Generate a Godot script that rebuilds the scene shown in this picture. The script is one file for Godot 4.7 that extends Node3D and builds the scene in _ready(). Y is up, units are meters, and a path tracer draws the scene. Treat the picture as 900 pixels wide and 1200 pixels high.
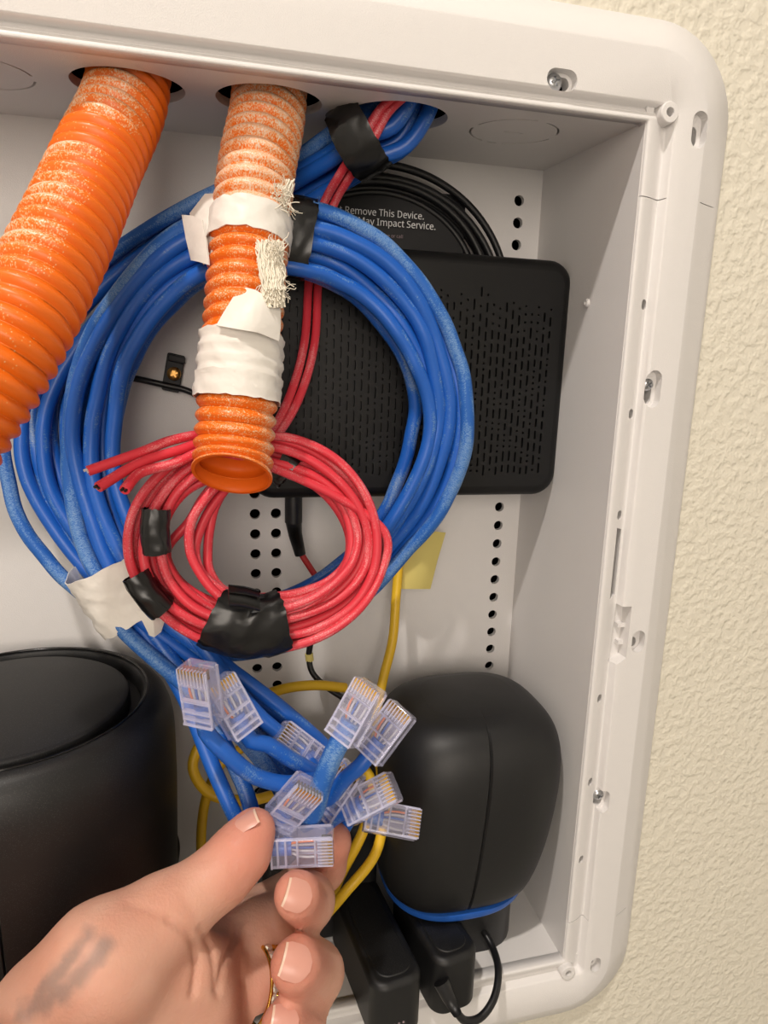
extends Node3D
# Units inside the builders are millimetres around the box opening: x right, y up, z out of the wall (face of the frame at z = 0,
# top right inner corner of the frame at the origin). commit() turns them into metres.

const LIFT := Vector3(0, 1600, 0)
const CAM_AT := Vector3(-165.3, -92.2, 236.6)
const CAM_TURN := Vector3(-0.2241, -0.2513, 0.0274)
const FOCAL := 800.0
const FLOOR_Y := -369.0
const BACK_Z := -88.0
var cam_basis: Basis
var rng := RandomNumberGenerator.new()
var used := {}
var M := {}


func w(p: Vector3) -> Vector3:
	return (p + LIFT) * 0.001


# the point of the plane z (mm) that a line of sight crosses: used to measure places off the photograph
func at(u: float, v: float, z: float) -> Vector3:
	var d: Vector3 = cam_basis * Vector3((u - 450.0) / FOCAL, -(v - 600.0) / FOCAL, -1.0)
	return CAM_AT + d * ((z - CAM_AT.z) / d.z)


func pts(list: Array) -> PackedVector3Array:
	var o := PackedVector3Array()
	for a in list:
		o.append(at(a[0], a[1], a[2]))
	return o


# ---------------------------------------------------------------- mesh collector
class Mb:
	var v := PackedVector3Array()
	var n := PackedVector3Array()
	var t := PackedVector2Array()
	var c := PackedColorArray()
	var i := PackedInt32Array()
	var tint := Color.WHITE

	func vert(p: Vector3, nn: Vector3, uv: Vector2) -> int:
		v.append(p)
		n.append(nn)
		t.append(uv)
		c.append(tint)
		return v.size() - 1

	func tri(a: Vector3, b: Vector3, d: Vector3) -> void:
		var nn := (d - a).cross(b - a).normalized()
		for p in [a, b, d]:
			i.append(vert(p, nn, Vector2(p.x, p.y) * 0.01))

	func quad(a: Vector3, b: Vector3, d: Vector3, e: Vector3) -> void:
		tri(a, b, d)
		tri(a, d, e)

	# turn a closed piece (indices from `start`) right side out
	func outward(start: int) -> void:
		var vol := 0.0
		var o := v[i[start]] if start < i.size() else Vector3.ZERO
		for k in range(start, i.size(), 3):
			vol += (v[i[k]] - o).dot((v[i[k + 1]] - o).cross(v[i[k + 2]] - o))
		if vol > 0.0:  # front faces run clockwise, so a right piece has negative volume here
			for k in range(start, i.size(), 3):
				var q := i[k + 1]
				i[k + 1] = i[k + 2]
				i[k + 2] = q

	# soft normals over edges flatter than `deg`; only for pieces made of loose triangles
	func smooth(start: int, deg: float) -> void:
		var fn := PackedVector3Array()
		var by := {}
		for k in range(start, i.size(), 3):
			var a := v[i[k]]
			fn.append((v[i[k + 2]] - a).cross(v[i[k + 1]] - a))
			for q in 3:
				var key := Vector3i((v[i[k + q]] * 200.0).round())
				if not by.has(key):
					by[key] = PackedInt32Array()
				by[key].append((k - start) / 3)
		var lim := cos(deg_to_rad(deg))
		for k in range(start, i.size(), 3):
			var f := fn[(k - start) / 3]
			var fl := f.normalized()
			for q in 3:
				var s := Vector3.ZERO
				for g in by[Vector3i((v[i[k + q]] * 200.0).round())]:
					if fn[g].normalized().dot(fl) >= lim:
						s += fn[g]
				n[i[k + q]] = s.normalized() if s.length() > 1e-9 else fl

	func add(o: Mb, x: Transform3D) -> void:
		var b := v.size()
		for k in o.v.size():
			v.append(x * o.v[k])
			n.append((x.basis * o.n[k]).normalized())
		t.append_array(o.t)
		c.append_array(o.c)
		for k in o.i:
			i.append(b + k)


# rings of equal length joined into a skin
func skin(m: Mb, rows: Array, cap0 := true, cap1 := true, deg := 40.0, ring := true) -> void:
	var s := m.i.size()
	var cnt: int = rows[0].size()
	for r in rows.size() - 1:
		for k in (cnt if ring else cnt - 1):
			var k2 := (k + 1) % cnt
			m.quad(rows[r][k], rows[r][k2], rows[r + 1][k2], rows[r + 1][k])
	for cap in [[cap0, rows[0]], [cap1, rows[-1]]]:
		if cap[0]:
			var mid := Vector3.ZERO
			for p in cap[1]:
				mid += p
			mid /= cnt
			for k in cnt:
				var k2 := (k + 1) % cnt
				if cap[1] == rows[0]:
					m.tri(mid, cap[1][k2], cap[1][k])
				else:
					m.tri(mid, cap[1][k], cap[1][k2])
	if ring:
		m.outward(s)
	m.smooth(s, deg)


func rrect(wd: float, ht: float, r: float, seg := 6) -> PackedVector2Array:
	var o := PackedVector2Array()
	r = minf(r, minf(wd, ht) * 0.5 - 0.001)
	for q in 4:
		var cx := (wd * 0.5 - r) * (1 if q in [0, 3] else -1)
		var cy := (ht * 0.5 - r) * (1 if q < 2 else -1)
		for k in seg + 1:
			var a := (q + float(k) / seg) * PI / 2
			o.append(Vector2(cx + r * cos(a), cy + r * sin(a)))
	return o


func ring3(x: Transform3D, p: PackedVector2Array, z: float) -> PackedVector3Array:
	var o := PackedVector3Array()
	for q in p:
		o.append(x * Vector3(q.x, q.y, z))
	return o


# rounded block from local z = 0 to `dep`, corners rounded rc, edges filleted
func slab(m: Mb, x: Transform3D, wd: float, ht: float, dep: float, rc: float, f0 := 0.5, f1 := 0.5, seg := 6, fs := 4, cap1 := true) -> PackedVector2Array:
	var rows := []
	var last := PackedVector2Array()
	for k in fs + 1:
		var a := float(k) / fs * PI / 2
		rows.append(ring3(x, rrect(wd - 2 * f0 * (1 - sin(a)), ht - 2 * f0 * (1 - sin(a)), maxf(rc - f0 * (1 - sin(a)), 0.05), seg), f0 * (1 - cos(a))))
	for k in fs + 1:
		var a := float(k) / fs * PI / 2
		last = rrect(wd - 2 * f1 * (1 - cos(a)), ht - 2 * f1 * (1 - cos(a)), maxf(rc - f1 * (1 - cos(a)), 0.05), seg)
		rows.append(ring3(x, last, dep - f1 * (1 - sin(a))))
	skin(m, rows, true, cap1, 35.0)
	return last


func box(m: Mb, lo: Vector3, hi: Vector3) -> void:
	var s := m.i.size()
	var p := []
	for k in 8:
		p.append(Vector3(hi.x if k & 1 else lo.x, hi.y if k & 2 else lo.y, hi.z if k & 4 else lo.z))
	hexa(m, p)


func hexa(m: Mb, p: Array) -> void:  # corners in binary order x, y, z
	var s := m.i.size()
	for f in [[0, 1, 3, 2], [4, 6, 7, 5], [0, 4, 5, 1], [2, 3, 7, 6], [0, 2, 6, 4], [1, 5, 7, 3]]:
		m.quad(p[f[0]], p[f[1]], p[f[2]], p[f[3]])
	m.outward(s)
	m.smooth(s, 5.0)


func lathe(m: Mb, x: Transform3D, prof: Array, sides := 24, deg := 35.0) -> void:  # prof: [radius, height along local z]
	var rows := []
	for q in prof:
		var r := PackedVector3Array()
		for k in sides:
			var a := TAU * k / sides
			r.append(x * Vector3(cos(a) * q[0], sin(a) * q[0], q[1]))
		rows.append(r)
	skin(m, rows, true, true, deg)


func curve(c: PackedVector3Array, step: float, closed := false) -> PackedVector3Array:
	var o := PackedVector3Array()
	var n := c.size()
	for k in (n if closed else n - 1):
		var p0 := c[(k - 1 + n) % n] if closed or k > 0 else c[0] * 2 - c[1]
		var p1 := c[k]
		var p2 := c[(k + 1) % n]
		var p3 := c[(k + 2) % n] if closed or k + 2 < n else c[n - 1] * 2 - c[n - 2]
		var d1 := maxf(sqrt(p0.distance_to(p1)), 0.01)
		var d2 := maxf(sqrt(p1.distance_to(p2)), 0.01)
		var d3 := maxf(sqrt(p2.distance_to(p3)), 0.01)
		var m1 := (p1 - p0) / d1 - (p2 - p0) / (d1 + d2) + (p2 - p1) / d2
		var m2 := (p2 - p1) / d2 - (p3 - p1) / (d2 + d3) + (p3 - p2) / d3
		m1 *= d2
		m2 *= d2
		var cnt := maxi(1, int(ceil(p1.distance_to(p2) / step)))
		for q in cnt:
			var t := float(q) / cnt
			var t2 := t * t
			var t3 := t2 * t
			o.append(p1 * (2 * t3 - 3 * t2 + 1) + m1 * (t3 - 2 * t2 + t) + p2 * (3 * t2 - 2 * t3) + m2 * (t3 - t2))
	if not closed:
		o.append(c[n - 1])
	return o


# frames along a path, carried without twist
func frames(p: PackedVector3Array, ref := Vector3(0, 0, 1)) -> Array:
	var o := []
	var prev := Vector3.ZERO
	for k in p.size():
		var t := (p[mini(k + 1, p.size() - 1)] - p[maxi(k - 1, 0)]).normalized()
		var b := ref if k == 0 else prev
		b = b - t * b.dot(t)
		if b.length() < 1e-4:
			b = Vector3(0.3, 1, 0.1).cross(t)
		b = b.normalized()
		prev = b
		o.append(Basis(b, t.cross(b), t))
	return o


func tube(m: Mb, p: PackedVector3Array, rad: float, sides := 10, rfun = null, ref := Vector3(0, 0, 1), caps := true) -> void:
	var fr := frames(p, ref)
	var run := 0.0
	var total := 0.0
	for k in range(1, p.size()):
		total += p[k].distance_to(p[k - 1])
	var base := m.v.size()
	for k in p.size():
		if k > 0:
			run += p[k].distance_to(p[k - 1])
		var r0 := rad
		var slope := 0.0
		if rfun != null:
			r0 = rfun.call(run, total)
			slope = (rfun.call(run + 0.05, total) - rfun.call(run - 0.05, total)) / 0.1
		var b: Basis = fr[k]
		for s in sides + 1:
			var a := TAU * s / sides
			var d := b.x * cos(a) + b.y * sin(a)
			m.vert(p[k] + d * r0, (d - b.z * slope).normalized(), Vector2(float(s) / sides, run / 100.0))
	for k in p.size() - 1:
		for s in sides:
			var a := base + k * (sides + 1) + s
			var e := a + sides + 1
			m.i.append_array(PackedInt32Array([a, e + 1, a + 1, a, e, e + 1]))
	if caps:
		for e in [0, p.size() - 1]:
			var nn: Vector3 = fr[e].z * (-1.0 if e == 0 else 1.0)
			var mid := m.vert(p[e], nn, Vector2(0.5, m.t[base + e * (sides + 1)].y))
			var q := m.v.size()
			for s in sides + 1:
				m.vert(m.v[base + e * (sides + 1) + s], nn, m.t[base + e * (sides + 1) + s])
			for s in sides:
				m.i.append_array(PackedInt32Array([mid, q + s, q + s + 1] if e == 0 else [mid, q + s + 1, q + s]))


# a sleeve of tape: oval cross-section a (in the plane) by b (towards z) along a path
func sleeve(m: Mb, p: PackedVector3Array, a: float, b: float, thick: float, crumple: float, seed_: int, ref := Vector3(0, 0, 1), ex := 2.6) -> void:
	var fr := frames(p, ref)
	var nz := FastNoiseLite.new()
	nz.seed = seed_
	nz.frequency = 0.09
	var rows := []
	var inner := []
	for k in p.size():
		var f: Basis = fr[k]
		var r := PackedVector3Array()
		var q := PackedVector3Array()
		var edge := crumple * 0.8 if k == 0 or k == p.size() - 1 else 0.0
		for s in 40:
			var an := TAU * s / 40
			var cx := signf(cos(an)) * pow(absf(cos(an)), 2.0 / ex)
			var cy := signf(sin(an)) * pow(absf(sin(an)), 2.0 / ex)
			var d := f.y * cx * a + f.x * cy * b
			var wob := crumple * nz.get_noise_3dv((p[k] + d) * 2.0)
			var shift := f.z * edge * nz.get_noise_2d(s * 7.0, k * 9.0)
			r.append(p[k] + d * (1.0 + wob / maxf(a, b)) + shift)
			q.append(p[k] + d * (1.0 + (wob - thick) / maxf(a, b)) + shift)
		rows.append(r)
		inner.append(q)
	inner.reverse()
	rows.append_array(inner)
	rows.append(rows[0])
	skin(m, rows, false, false, 50.0)


# a thin bent sheet: rows of points, given thickness along its own normal
func sheet(m: Mb, rows: Array, thick: float) -> void:
	var ring := []
	for r in rows:
		var f := PackedVector3Array(r)
		var cnt := f.size()
		var o := PackedVector3Array(r)
		for k in cnt:
			var tx: Vector3 = f[mini(k + 1, cnt - 1)] - f[maxi(k - 1, 0)]
			var ri := rows.find(r)
			var ty: Vector3 = rows[mini(ri + 1, rows.size() - 1)][k] - rows[maxi(ri - 1, 0)][k]
			o[k] = f[k] + tx.cross(ty).normalized() * thick
		o.reverse()
		f.append_array(o)
		ring.append(f)
	skin(m, ring, true, true, 60.0)


# ---------------------------------------------------------------- nodes
func numbered(called: String) -> String:
	var c: int = used.get(called, 0)
	used[called] = c + 1
	return called if c == 0 else "%s_%03d" % [called, c]


func gpos(node: Node3D) -> Vector3:
	var p := Vector3.ZERO
	while node != self:
		p += node.position
		node = node.get_parent()
	return p


func mesh_of(m: Mb, origin: Vector3) -> ArrayMesh:
	var a := []
	a.resize(Mesh.ARRAY_MAX)
	var vv := PackedVector3Array()
	vv.resize(m.v.size())
	for k in m.v.size():
		vv[k] = m.v[k] * 0.001 - origin
	a[Mesh.ARRAY_VERTEX] = vv
	a[Mesh.ARRAY_NORMAL] = m.n
	a[Mesh.ARRAY_TEX_UV] = m.t
	a[Mesh.ARRAY_COLOR] = m.c
	a[Mesh.ARRAY_INDEX] = m.i
	var am := ArrayMesh.new()
	am.add_surface_from_arrays(Mesh.PRIMITIVE_TRIANGLES, a)
	return am


func obj(called: String, m: Mb, mat: Material, parent: Node3D = null, label := "") -> MeshInstance3D:
	var o := MeshInstance3D.new()
	var top := parent == null
	o.name = numbered(called) if top else called
	var lo := Vector3(INF, INF, INF)
	var hi := -lo
	for p in m.v:
		lo = lo.min(p)
		hi = hi.max(p)
	var base := w(Vector3((lo.x + hi.x) / 2, lo.y, (lo.z + hi.z) / 2))
	o.mesh = mesh_of(m, base - LIFT * 0.001)
	o.material_override = mat
	o.mesh.surface_set_material(0, mat)
	o.material_override = null
	if top:
		add_child(o, true)
		o.position = base
	else:
		parent.add_child(o, true)
		o.position = base - gpos(parent)
	if label:
		o.set_meta("label", label)
	return o


func thing(called: String, label: String, category: String, base: Vector3, group := "") -> Node3D:
	var o := Node3D.new()
	o.name = numbered(called)
	add_child(o, true)
	o.position = w(base)
	tag(o, label, category, group)
	return o


func tag(o: Node3D, label: String, category: String, group := "") -> Node3D:
	o.set_meta("label", label)
	o.set_meta("category", category)
	if group:
		o.set_meta("group", group)
	return o


func struct(o: Node3D, label: String, category: String) -> Node3D:
	o.set_meta("kind", "structure")
	return tag(o, label, category)


func mat(called: String, col: Color, rough := 0.5, spec := 0.5, metal := 0.0) -> StandardMaterial3D:
	var m := StandardMaterial3D.new()
	m.resource_name = called
	m.albedo_color = col
	m.roughness = rough
	m.metallic_specular = spec
	m.metallic = metal
	M[called] = m
	return m


func noise_tex(freq: float, oct: int, seed_: int, size := 512, ramp: Array = [], cellular := false) -> NoiseTexture2D:
	var n := FastNoiseLite.new()
	n.seed = seed_
	n.frequency = freq
	n.noise_type = FastNoiseLite.TYPE_CELLULAR if cellular else FastNoiseLite.TYPE_SIMPLEX_SMOOTH
	n.fractal_octaves = oct
	var t := NoiseTexture2D.new()
	t.noise = n
	t.width = size
	t.height = size
	t.seamless = true
	if ramp:
		var g := Gradient.new()
		g.offsets = PackedFloat32Array(ramp.map(func(q): return q[0]))
		g.colors = PackedColorArray(ramp.map(func(q): return q[1]))
		t.color_ramp = g
	return t


func bump(m: StandardMaterial3D, tex: Texture2D, cm: float, per_metre: float) -> void:
	m.heightmap_enabled = true
	m.heightmap_texture = tex
	m.heightmap_scale = cm
	m.uv1_triplanar = true
	m.uv1_world_triplanar = true
	m.uv1_scale = Vector3.ONE * per_metre


# jacket of a cable with dust and print: tile of 100 mm by one turn
func dusty(base: Color, dust: Color, amount: float, seed_: int, dark := 0.0) -> ImageTexture:
	var r := RandomNumberGenerator.new()
	r.seed = seed_
	var n := FastNoiseLite.new()
	n.seed = seed_
	n.frequency = 0.008
	n.fractal_octaves = 3
	var im := Image.create(48, 768, false, Image.FORMAT_RGB8)
	for y in 768:
		for x in 48:
			var an := TAU * x / 48.0
			var my := absf(y - 384.0)
			var den := n.get_noise_3d(cos(an) * 14.0, sin(an) * 14.0, my * 0.7) * 1.3 + n.get_noise_3d(cos(an) * 130.0, sin(an) * 130.0, my * 0.6 + 900.0) * 0.9 + amount
			var k := clampf(den, 0.0, 0.85)
			var c := base
			if r.randf() < k:
				c = base.lerp(dust, r.randf_range(0.25, 0.85))
			elif dark > 0.0 and x > 20 and x < 24 and n.get_noise_2d(y * 13.0, 300) > 0.15:
				c = base.darkened(dark)
			im.set_pixel(x, y, c)
	return ImageTexture.create_from_image(im)


# ---------------------------------------------------------------- build
func _ready() -> void:
	rng.seed = 7
	cam_basis = Basis(Vector3(0, 0, 1), CAM_TURN.z) * Basis(Vector3(0, 1, 0), CAM_TURN.y) * Basis(Vector3(1, 0, 0), CAM_TURN.x)
	var cam := Camera3D.new()
	cam.name = "camera"
	cam.fov = rad_to_deg(2.0 * atan(600.0 / FOCAL))
	cam.near = 0.01
	add_child(cam)
	cam.transform = Transform3D(cam_basis, w(CAM_AT))
	cam.current = true
	var we := WorldEnvironment.new()
	we.name = "world_environment"
	var env := Environment.new()
	env.background_mode = Environment.BG_COLOR
	env.background_color = Color(0.02, 0.02, 0.02)
	env.tonemap_mode = Environment.TONE_MAPPER_LINEAR
	env.tonemap_exposure = 0.9
	env.sdfgi_enabled = true
	env.ssao_enabled = true
	env.ssil_enabled = true
	we.environment = env
	add_child(we)
	var lamp_at := Vector3(-560, 1090, 540)  # lamp out of view, placed to throw the shadow of the box rim
	var lamp := SpotLight3D.new()
	lamp.name = "unseen_ceiling_lamp_light"
	lamp.light_color = Color(1.0, 0.965, 0.93)
	lamp.light_energy = 1.35
	lamp.light_size = 0.03
	lamp.spot_range = 8.0
	lamp.spot_attenuation = 2.0
	lamp.spot_angle = 72.0
	lamp.spot_angle_attenuation = 0.5
	lamp.shadow_enabled = true
	add_child(lamp)
	lamp.position = w(lamp_at + Vector3(0, -22, 0))
	lamp.rotation.x = -PI / 2
	var fill_panel_at := Vector3(-420, 150, 1330)  # added fill light, brightens the front and the recess of the box
	var panel := AreaLight3D.new()
	panel.name = "added_fill_light"
	panel.light_color = Color(1.0, 0.965, 0.93)
	panel.light_energy = 0.75
	panel.area_size = Vector2(0.6, 0.6)
	panel.shadow_enabled = true
	add_child(panel)
	panel.position = w(fill_panel_at + Vector3(0, 0, -16))

	materials()
	room(lamp_at, fill_panel_at)
	enclosure()
	conduits()
	router()
	gateways()
	adapters()
	blue_cables()
	red_cables()
	yellow_cables()
	small_things()
	hand()


func materials() -> void:
	var wm := mat("wall paint", Color8(224, 218, 202), 0.75, 0.3)
	bump(wm, noise_tex(0.034, 3, 3, 1024, [[0.0, Color.BLACK], [0.3, Color(0.1, 0.1, 0.1)], [0.72, Color(0.85, 0.85, 0.85)], [1.0, Color.WHITE]]), 0.045, 5.0)
	mat("room paint", Color8(226, 225, 222), 0.85, 0.2)
	mat("floor carpet", Color8(196, 194, 190), 0.95, 0.1)
	mat("ceiling paint", Color8(235, 235, 233), 0.9, 0.2)
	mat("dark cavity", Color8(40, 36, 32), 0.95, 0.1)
	var pl := mat("white plastic", Color8(226, 223, 221), 0.42, 0.4)
	bump(pl, noise_tex(0.2, 2, 5, 512), 0.006, 18.0)
	mat("black plastic", Color8(17, 17, 18), 0.45, 0.4)
	mat("black matte plastic", Color8(18, 18, 19), 0.5, 0.5)
	mat("black glossy", Color8(12, 12, 13), 0.15, 0.5)
	mat("black rubber", Color8(20, 20, 22), 0.4, 0.5)
	var bt := mat("black tape", Color8(17, 17, 18), 0.27, 0.5)
	bump(bt, noise_tex(0.02, 2, 12, 512), 0.03, 10.0)
	var wt := mat("white tape", Color8(235, 230, 222), 0.45, 0.4)
	bump(wt, noise_tex(0.02, 3, 13, 512), 0.04, 12.0)
	mat("steel", Color8(190, 192, 196), 0.3, 0.5, 1.0)
	mat("brass", Color8(196, 150, 84), 0.35, 0.5, 1.0)
	mat("gold", Color8(226, 178, 84), 0.2, 0.5, 1.0)
	mat("yellow jacket", Color8(226, 182, 40), 0.42, 0.45)
	mat("yellow paper", Color8(212, 196, 118), 0.7, 0.3)
	mat("blue plastic", Color8(36, 92, 180), 0.4, 0.5)
	mat("white print", Color8(230, 230, 230), 0.6, 0.3)
	mat("grey print", Color8(150, 132, 136), 0.6, 0.3)
	mat("label black", Color8(26, 26, 28), 0.5, 0.4)
	mat("fibre", Color8(238, 230, 212), 0.7, 0.3)
	mat("red wire", Color8(170, 40, 40), 0.4, 0.5)
	for k in 3:
		var b := mat("blue jacket %d" % k, Color.WHITE, 0.36, 0.5)
		b.albedo_texture = dusty(Color8(28, 93, 186), Color8(172, 178, 192), [-0.22, -0.02, 0.2][k], 20 + k)
	var fz := mat("blue frosted jacket", Color.WHITE, 0.5, 0.4)
	fz.albedo_texture = dusty(Color8(40, 98, 180), Color8(150, 175, 205), 0.5, 31)
	for k in 2:
		var r := mat("red jacket %d" % k, Color.WHITE, 0.42, 0.45)
		r.albedo_texture = dusty(Color8(220, 58, 72), Color8(240, 190, 186), [-0.15, 0.12][k], 40 + k, 0.45)
	var cl := mat("clear plastic", Color(0.88, 0.88, 1.0, 0.17), 0.06, 0.6)
	cl.transparency = BaseMaterial3D.TRANSPARENCY_ALPHA
	var cr := mat("clear rib", Color(0.9, 0.9, 1.0, 0.42), 0.12, 0.6)
	cr.transparency = BaseMaterial3D.TRANSPARENCY_ALPHA
	mat("wire orange", Color8(230, 120, 40), 0.4, 0.5)
	mat("wire white", Color8(200, 198, 205), 0.4, 0.5)
	mat("wire brown", Color8(120, 78, 50), 0.4, 0.5)
	mat("wire green", Color8(60, 130, 80), 0.4, 0.5)
	var dm := mat("dusted black plastic", Color.WHITE, 0.5, 0.5)
	dm.albedo_texture = noise_tex(0.45, 1, 77, 1024, [[0.0, Color8(16, 16, 17)], [0.82, Color8(16, 16, 17)], [0.87, Color8(70, 70, 70)], [1.0, Color8(120, 120, 120)]])
	dm.uv1_triplanar = true
	dm.uv1_world_triplanar = true
	dm.uv1_scale = Vector3.ONE * 7.0
	var pm := mat("pod plastic", Color.WHITE, 0.5, 0.5)
	pm.albedo_texture = noise_tex(0.45, 1, 78, 1024, [[0.0, Color8(18, 18, 19)], [0.9, Color8(18, 18, 19)], [0.94, Color8(60, 60, 60)], [1.0, Color8(120, 120, 120)]])
	pm.uv1_triplanar = true
	pm.uv1_world_triplanar = true
	pm.uv1_scale = Vector3.ONE * 7.0
	var sk := mat("skin", Color.WHITE, 0.48, 0.4)
	sk.vertex_color_use_as_albedo = true
	sk.subsurf_scatter_enabled = true
	sk.subsurf_scatter_strength = 0.12
	bump(sk, noise_tex(0.06, 4, 51, 512), 0.013, 22.0)
	mat("nail", Color8(212, 154, 138), 0.3, 0.5)
	mat("nail edge", Color8(224, 192, 170), 0.35, 0.5)


func room(lamp_at: Vector3, fill_panel_at: Vector3) -> void:
	# the wall with the opening for the box, then a small unseen room that bounces light onto it, all with thickness
	var lo := Vector3(-1500, -1595, -21)
	var hi := Vector3(900, 1110, -8)
	var m := Mb.new()
	for r in [[lo.x, -390.0, lo.y, hi.y], [15.0, hi.x, lo.y, hi.y], [-390.0, 15.0, 15.0, hi.y], [-390.0, 15.0, lo.y, -390.0]]:
		box(m, Vector3(r[0], r[2], lo.z), Vector3(r[1], r[3], hi.z))
	struct(obj("wall_back", m, M["wall paint"]), "cream textured wall around the white wiring box", "wall")
	var zf := 1330.0
	var rest := [["wall_left", Vector3(lo.x - 40, lo.y, -21), Vector3(lo.x, hi.y, zf), "room paint"], ["wall_right", Vector3(hi.x, lo.y, -21), Vector3(hi.x + 40, hi.y, zf), "room paint"],
		["wall_front", Vector3(lo.x - 40, lo.y, zf), Vector3(hi.x + 40, hi.y, zf + 40), "room paint"], ["floor", Vector3(lo.x - 40, lo.y - 40, -140), Vector3(hi.x + 40, lo.y, zf + 40), "floor carpet"],
		["ceiling", Vector3(lo.x - 40, hi.y, -140), Vector3(hi.x + 40, hi.y + 40, zf + 40), "ceiling paint"]]
	for r in rest:
		m = Mb.new()
		box(m, r[1], r[2])
		struct(obj(r[0], m, M[r[3]]), "plain painted %s of the unseen room, placed to bounce light onto the wiring box" % r[0].split("_")[0], r[0].split("_")[0])
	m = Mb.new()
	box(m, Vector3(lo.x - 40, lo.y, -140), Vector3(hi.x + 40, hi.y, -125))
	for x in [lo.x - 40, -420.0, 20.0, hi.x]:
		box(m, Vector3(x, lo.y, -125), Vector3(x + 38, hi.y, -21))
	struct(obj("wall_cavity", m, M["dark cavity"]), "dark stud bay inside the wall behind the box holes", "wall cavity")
	var t := thing("unseen_ceiling_lamp", "small round ceiling lamp out of view, shining down on the wiring box", "lamp", lamp_at)
	m = Mb.new()
	lathe(m, Transform3D(Basis(Vector3(1, 0, 0), PI / 2), lamp_at + Vector3(0, 20, 0)), [[60, 0], [60, 10], [54, 16], [40, 17]])
	obj("housing", m, M["ceiling paint"], t)
	m = Mb.new()
	lathe(m, Transform3D(Basis(Vector3(1, 0, 0), PI / 2), lamp_at + Vector3(0, 4, 0)), [[30, 0], [30, 4], [24, 7], [8, 9]])
	var gm := mat("lamp glow", Color(1, 0.95, 0.88), 0.5)
	gm.emission_enabled = true
	gm.emission = Color(1.0, 0.88, 0.74)
	gm.emission_energy_multiplier = 0.9
	obj("lens", m, gm, t)
	t = thing("added_fill_panel", "square flat fill light panel added on the opposite wall behind the viewer", "lamp", fill_panel_at + Vector3(0, -315, -6))  # glowing body of the added fill light
	m = Mb.new()
	box(m, fill_panel_at + Vector3(-315, -315, -9), fill_panel_at + Vector3(315, 315, 0))
	obj("housing", m, M["ceiling paint"], t)
	m = Mb.new()
	box(m, fill_panel_at + Vector3(-300, -300, -12), fill_panel_at + Vector3(300, 300, -9))
	obj("diffuser", m, gm, t)


# a rectangle of plate with a hole in it; fn gives the hole's radius along a direction
func hole_cell(m: Mb, x: Transform3D, x0: float, x1: float, y0: float, y1: float, c: Vector2, fn: Callable, dep: float, bottom: bool) -> void:
	var outer := PackedVector2Array()
	var cor := [Vector2(x1, y1), Vector2(x0, y1), Vector2(x0, y0), Vector2(x1, y0)]
	for q in 4:
		for k in 5:
			outer.append(cor[q].lerp(cor[(q + 1) % 4], k / 5.0))
	var cnt := outer.size()
	var inner := PackedVector2Array()
	for p in outer:
		var d := (p - c).normalized()
		inner.append(c + d * fn.call(d))
	for k in cnt:
		var k2 := (k + 1) % cnt
		var a := x * Vector3(outer[k].x, outer[k].y, 0)
		var b := x * Vector3(outer[k2].x, outer[k2].y, 0)
		var d := x * Vector3(inner[k2].x, inner[k2].y, 0)
		var e := x * Vector3(inner[k].x, inner[k].y, 0)
		var f := x * Vector3(inner[k2].x, inner[k2].y, -dep)
		var g := x * Vector3(inner[k].x, inner[k].y, -dep)
		m.quad(b, a, e, d)
		m.quad(d, e, g, f)
		if bottom:
			m.tri(f, g, x * Vector3(c.x, c.y, -dep))


func plate(m: Mb, x: Transform3D, x0: float, x1: float, y0: float, y1: float) -> void:
	m.quad(x * Vector3(x1, y0, 0), x * Vector3(x0, y0, 0), x * Vector3(x0, y1, 0), x * Vector3(x1, y1, 0))


func csg_poly(p: PackedVector2Array, depth: float, z_front: float, op: int, mt: Material) -> CSGPolygon3D:
	var c := CSGPolygon3D.new()
	var q := PackedVector2Array()
	for a in p:
		q.append(a * 0.001)
	c.polygon = q
	c.depth = depth * 0.001
	c.operation = op
	c.material = mt
	c.position.z = z_front * 0.001
	return c


func oblong(c: Vector2, wd: float, ht: float) -> PackedVector2Array:
	var o := rrect(wd, ht, minf(wd, ht) * 0.5, 6)
	for k in o.size():
		o[k] += c
	return o


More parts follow.
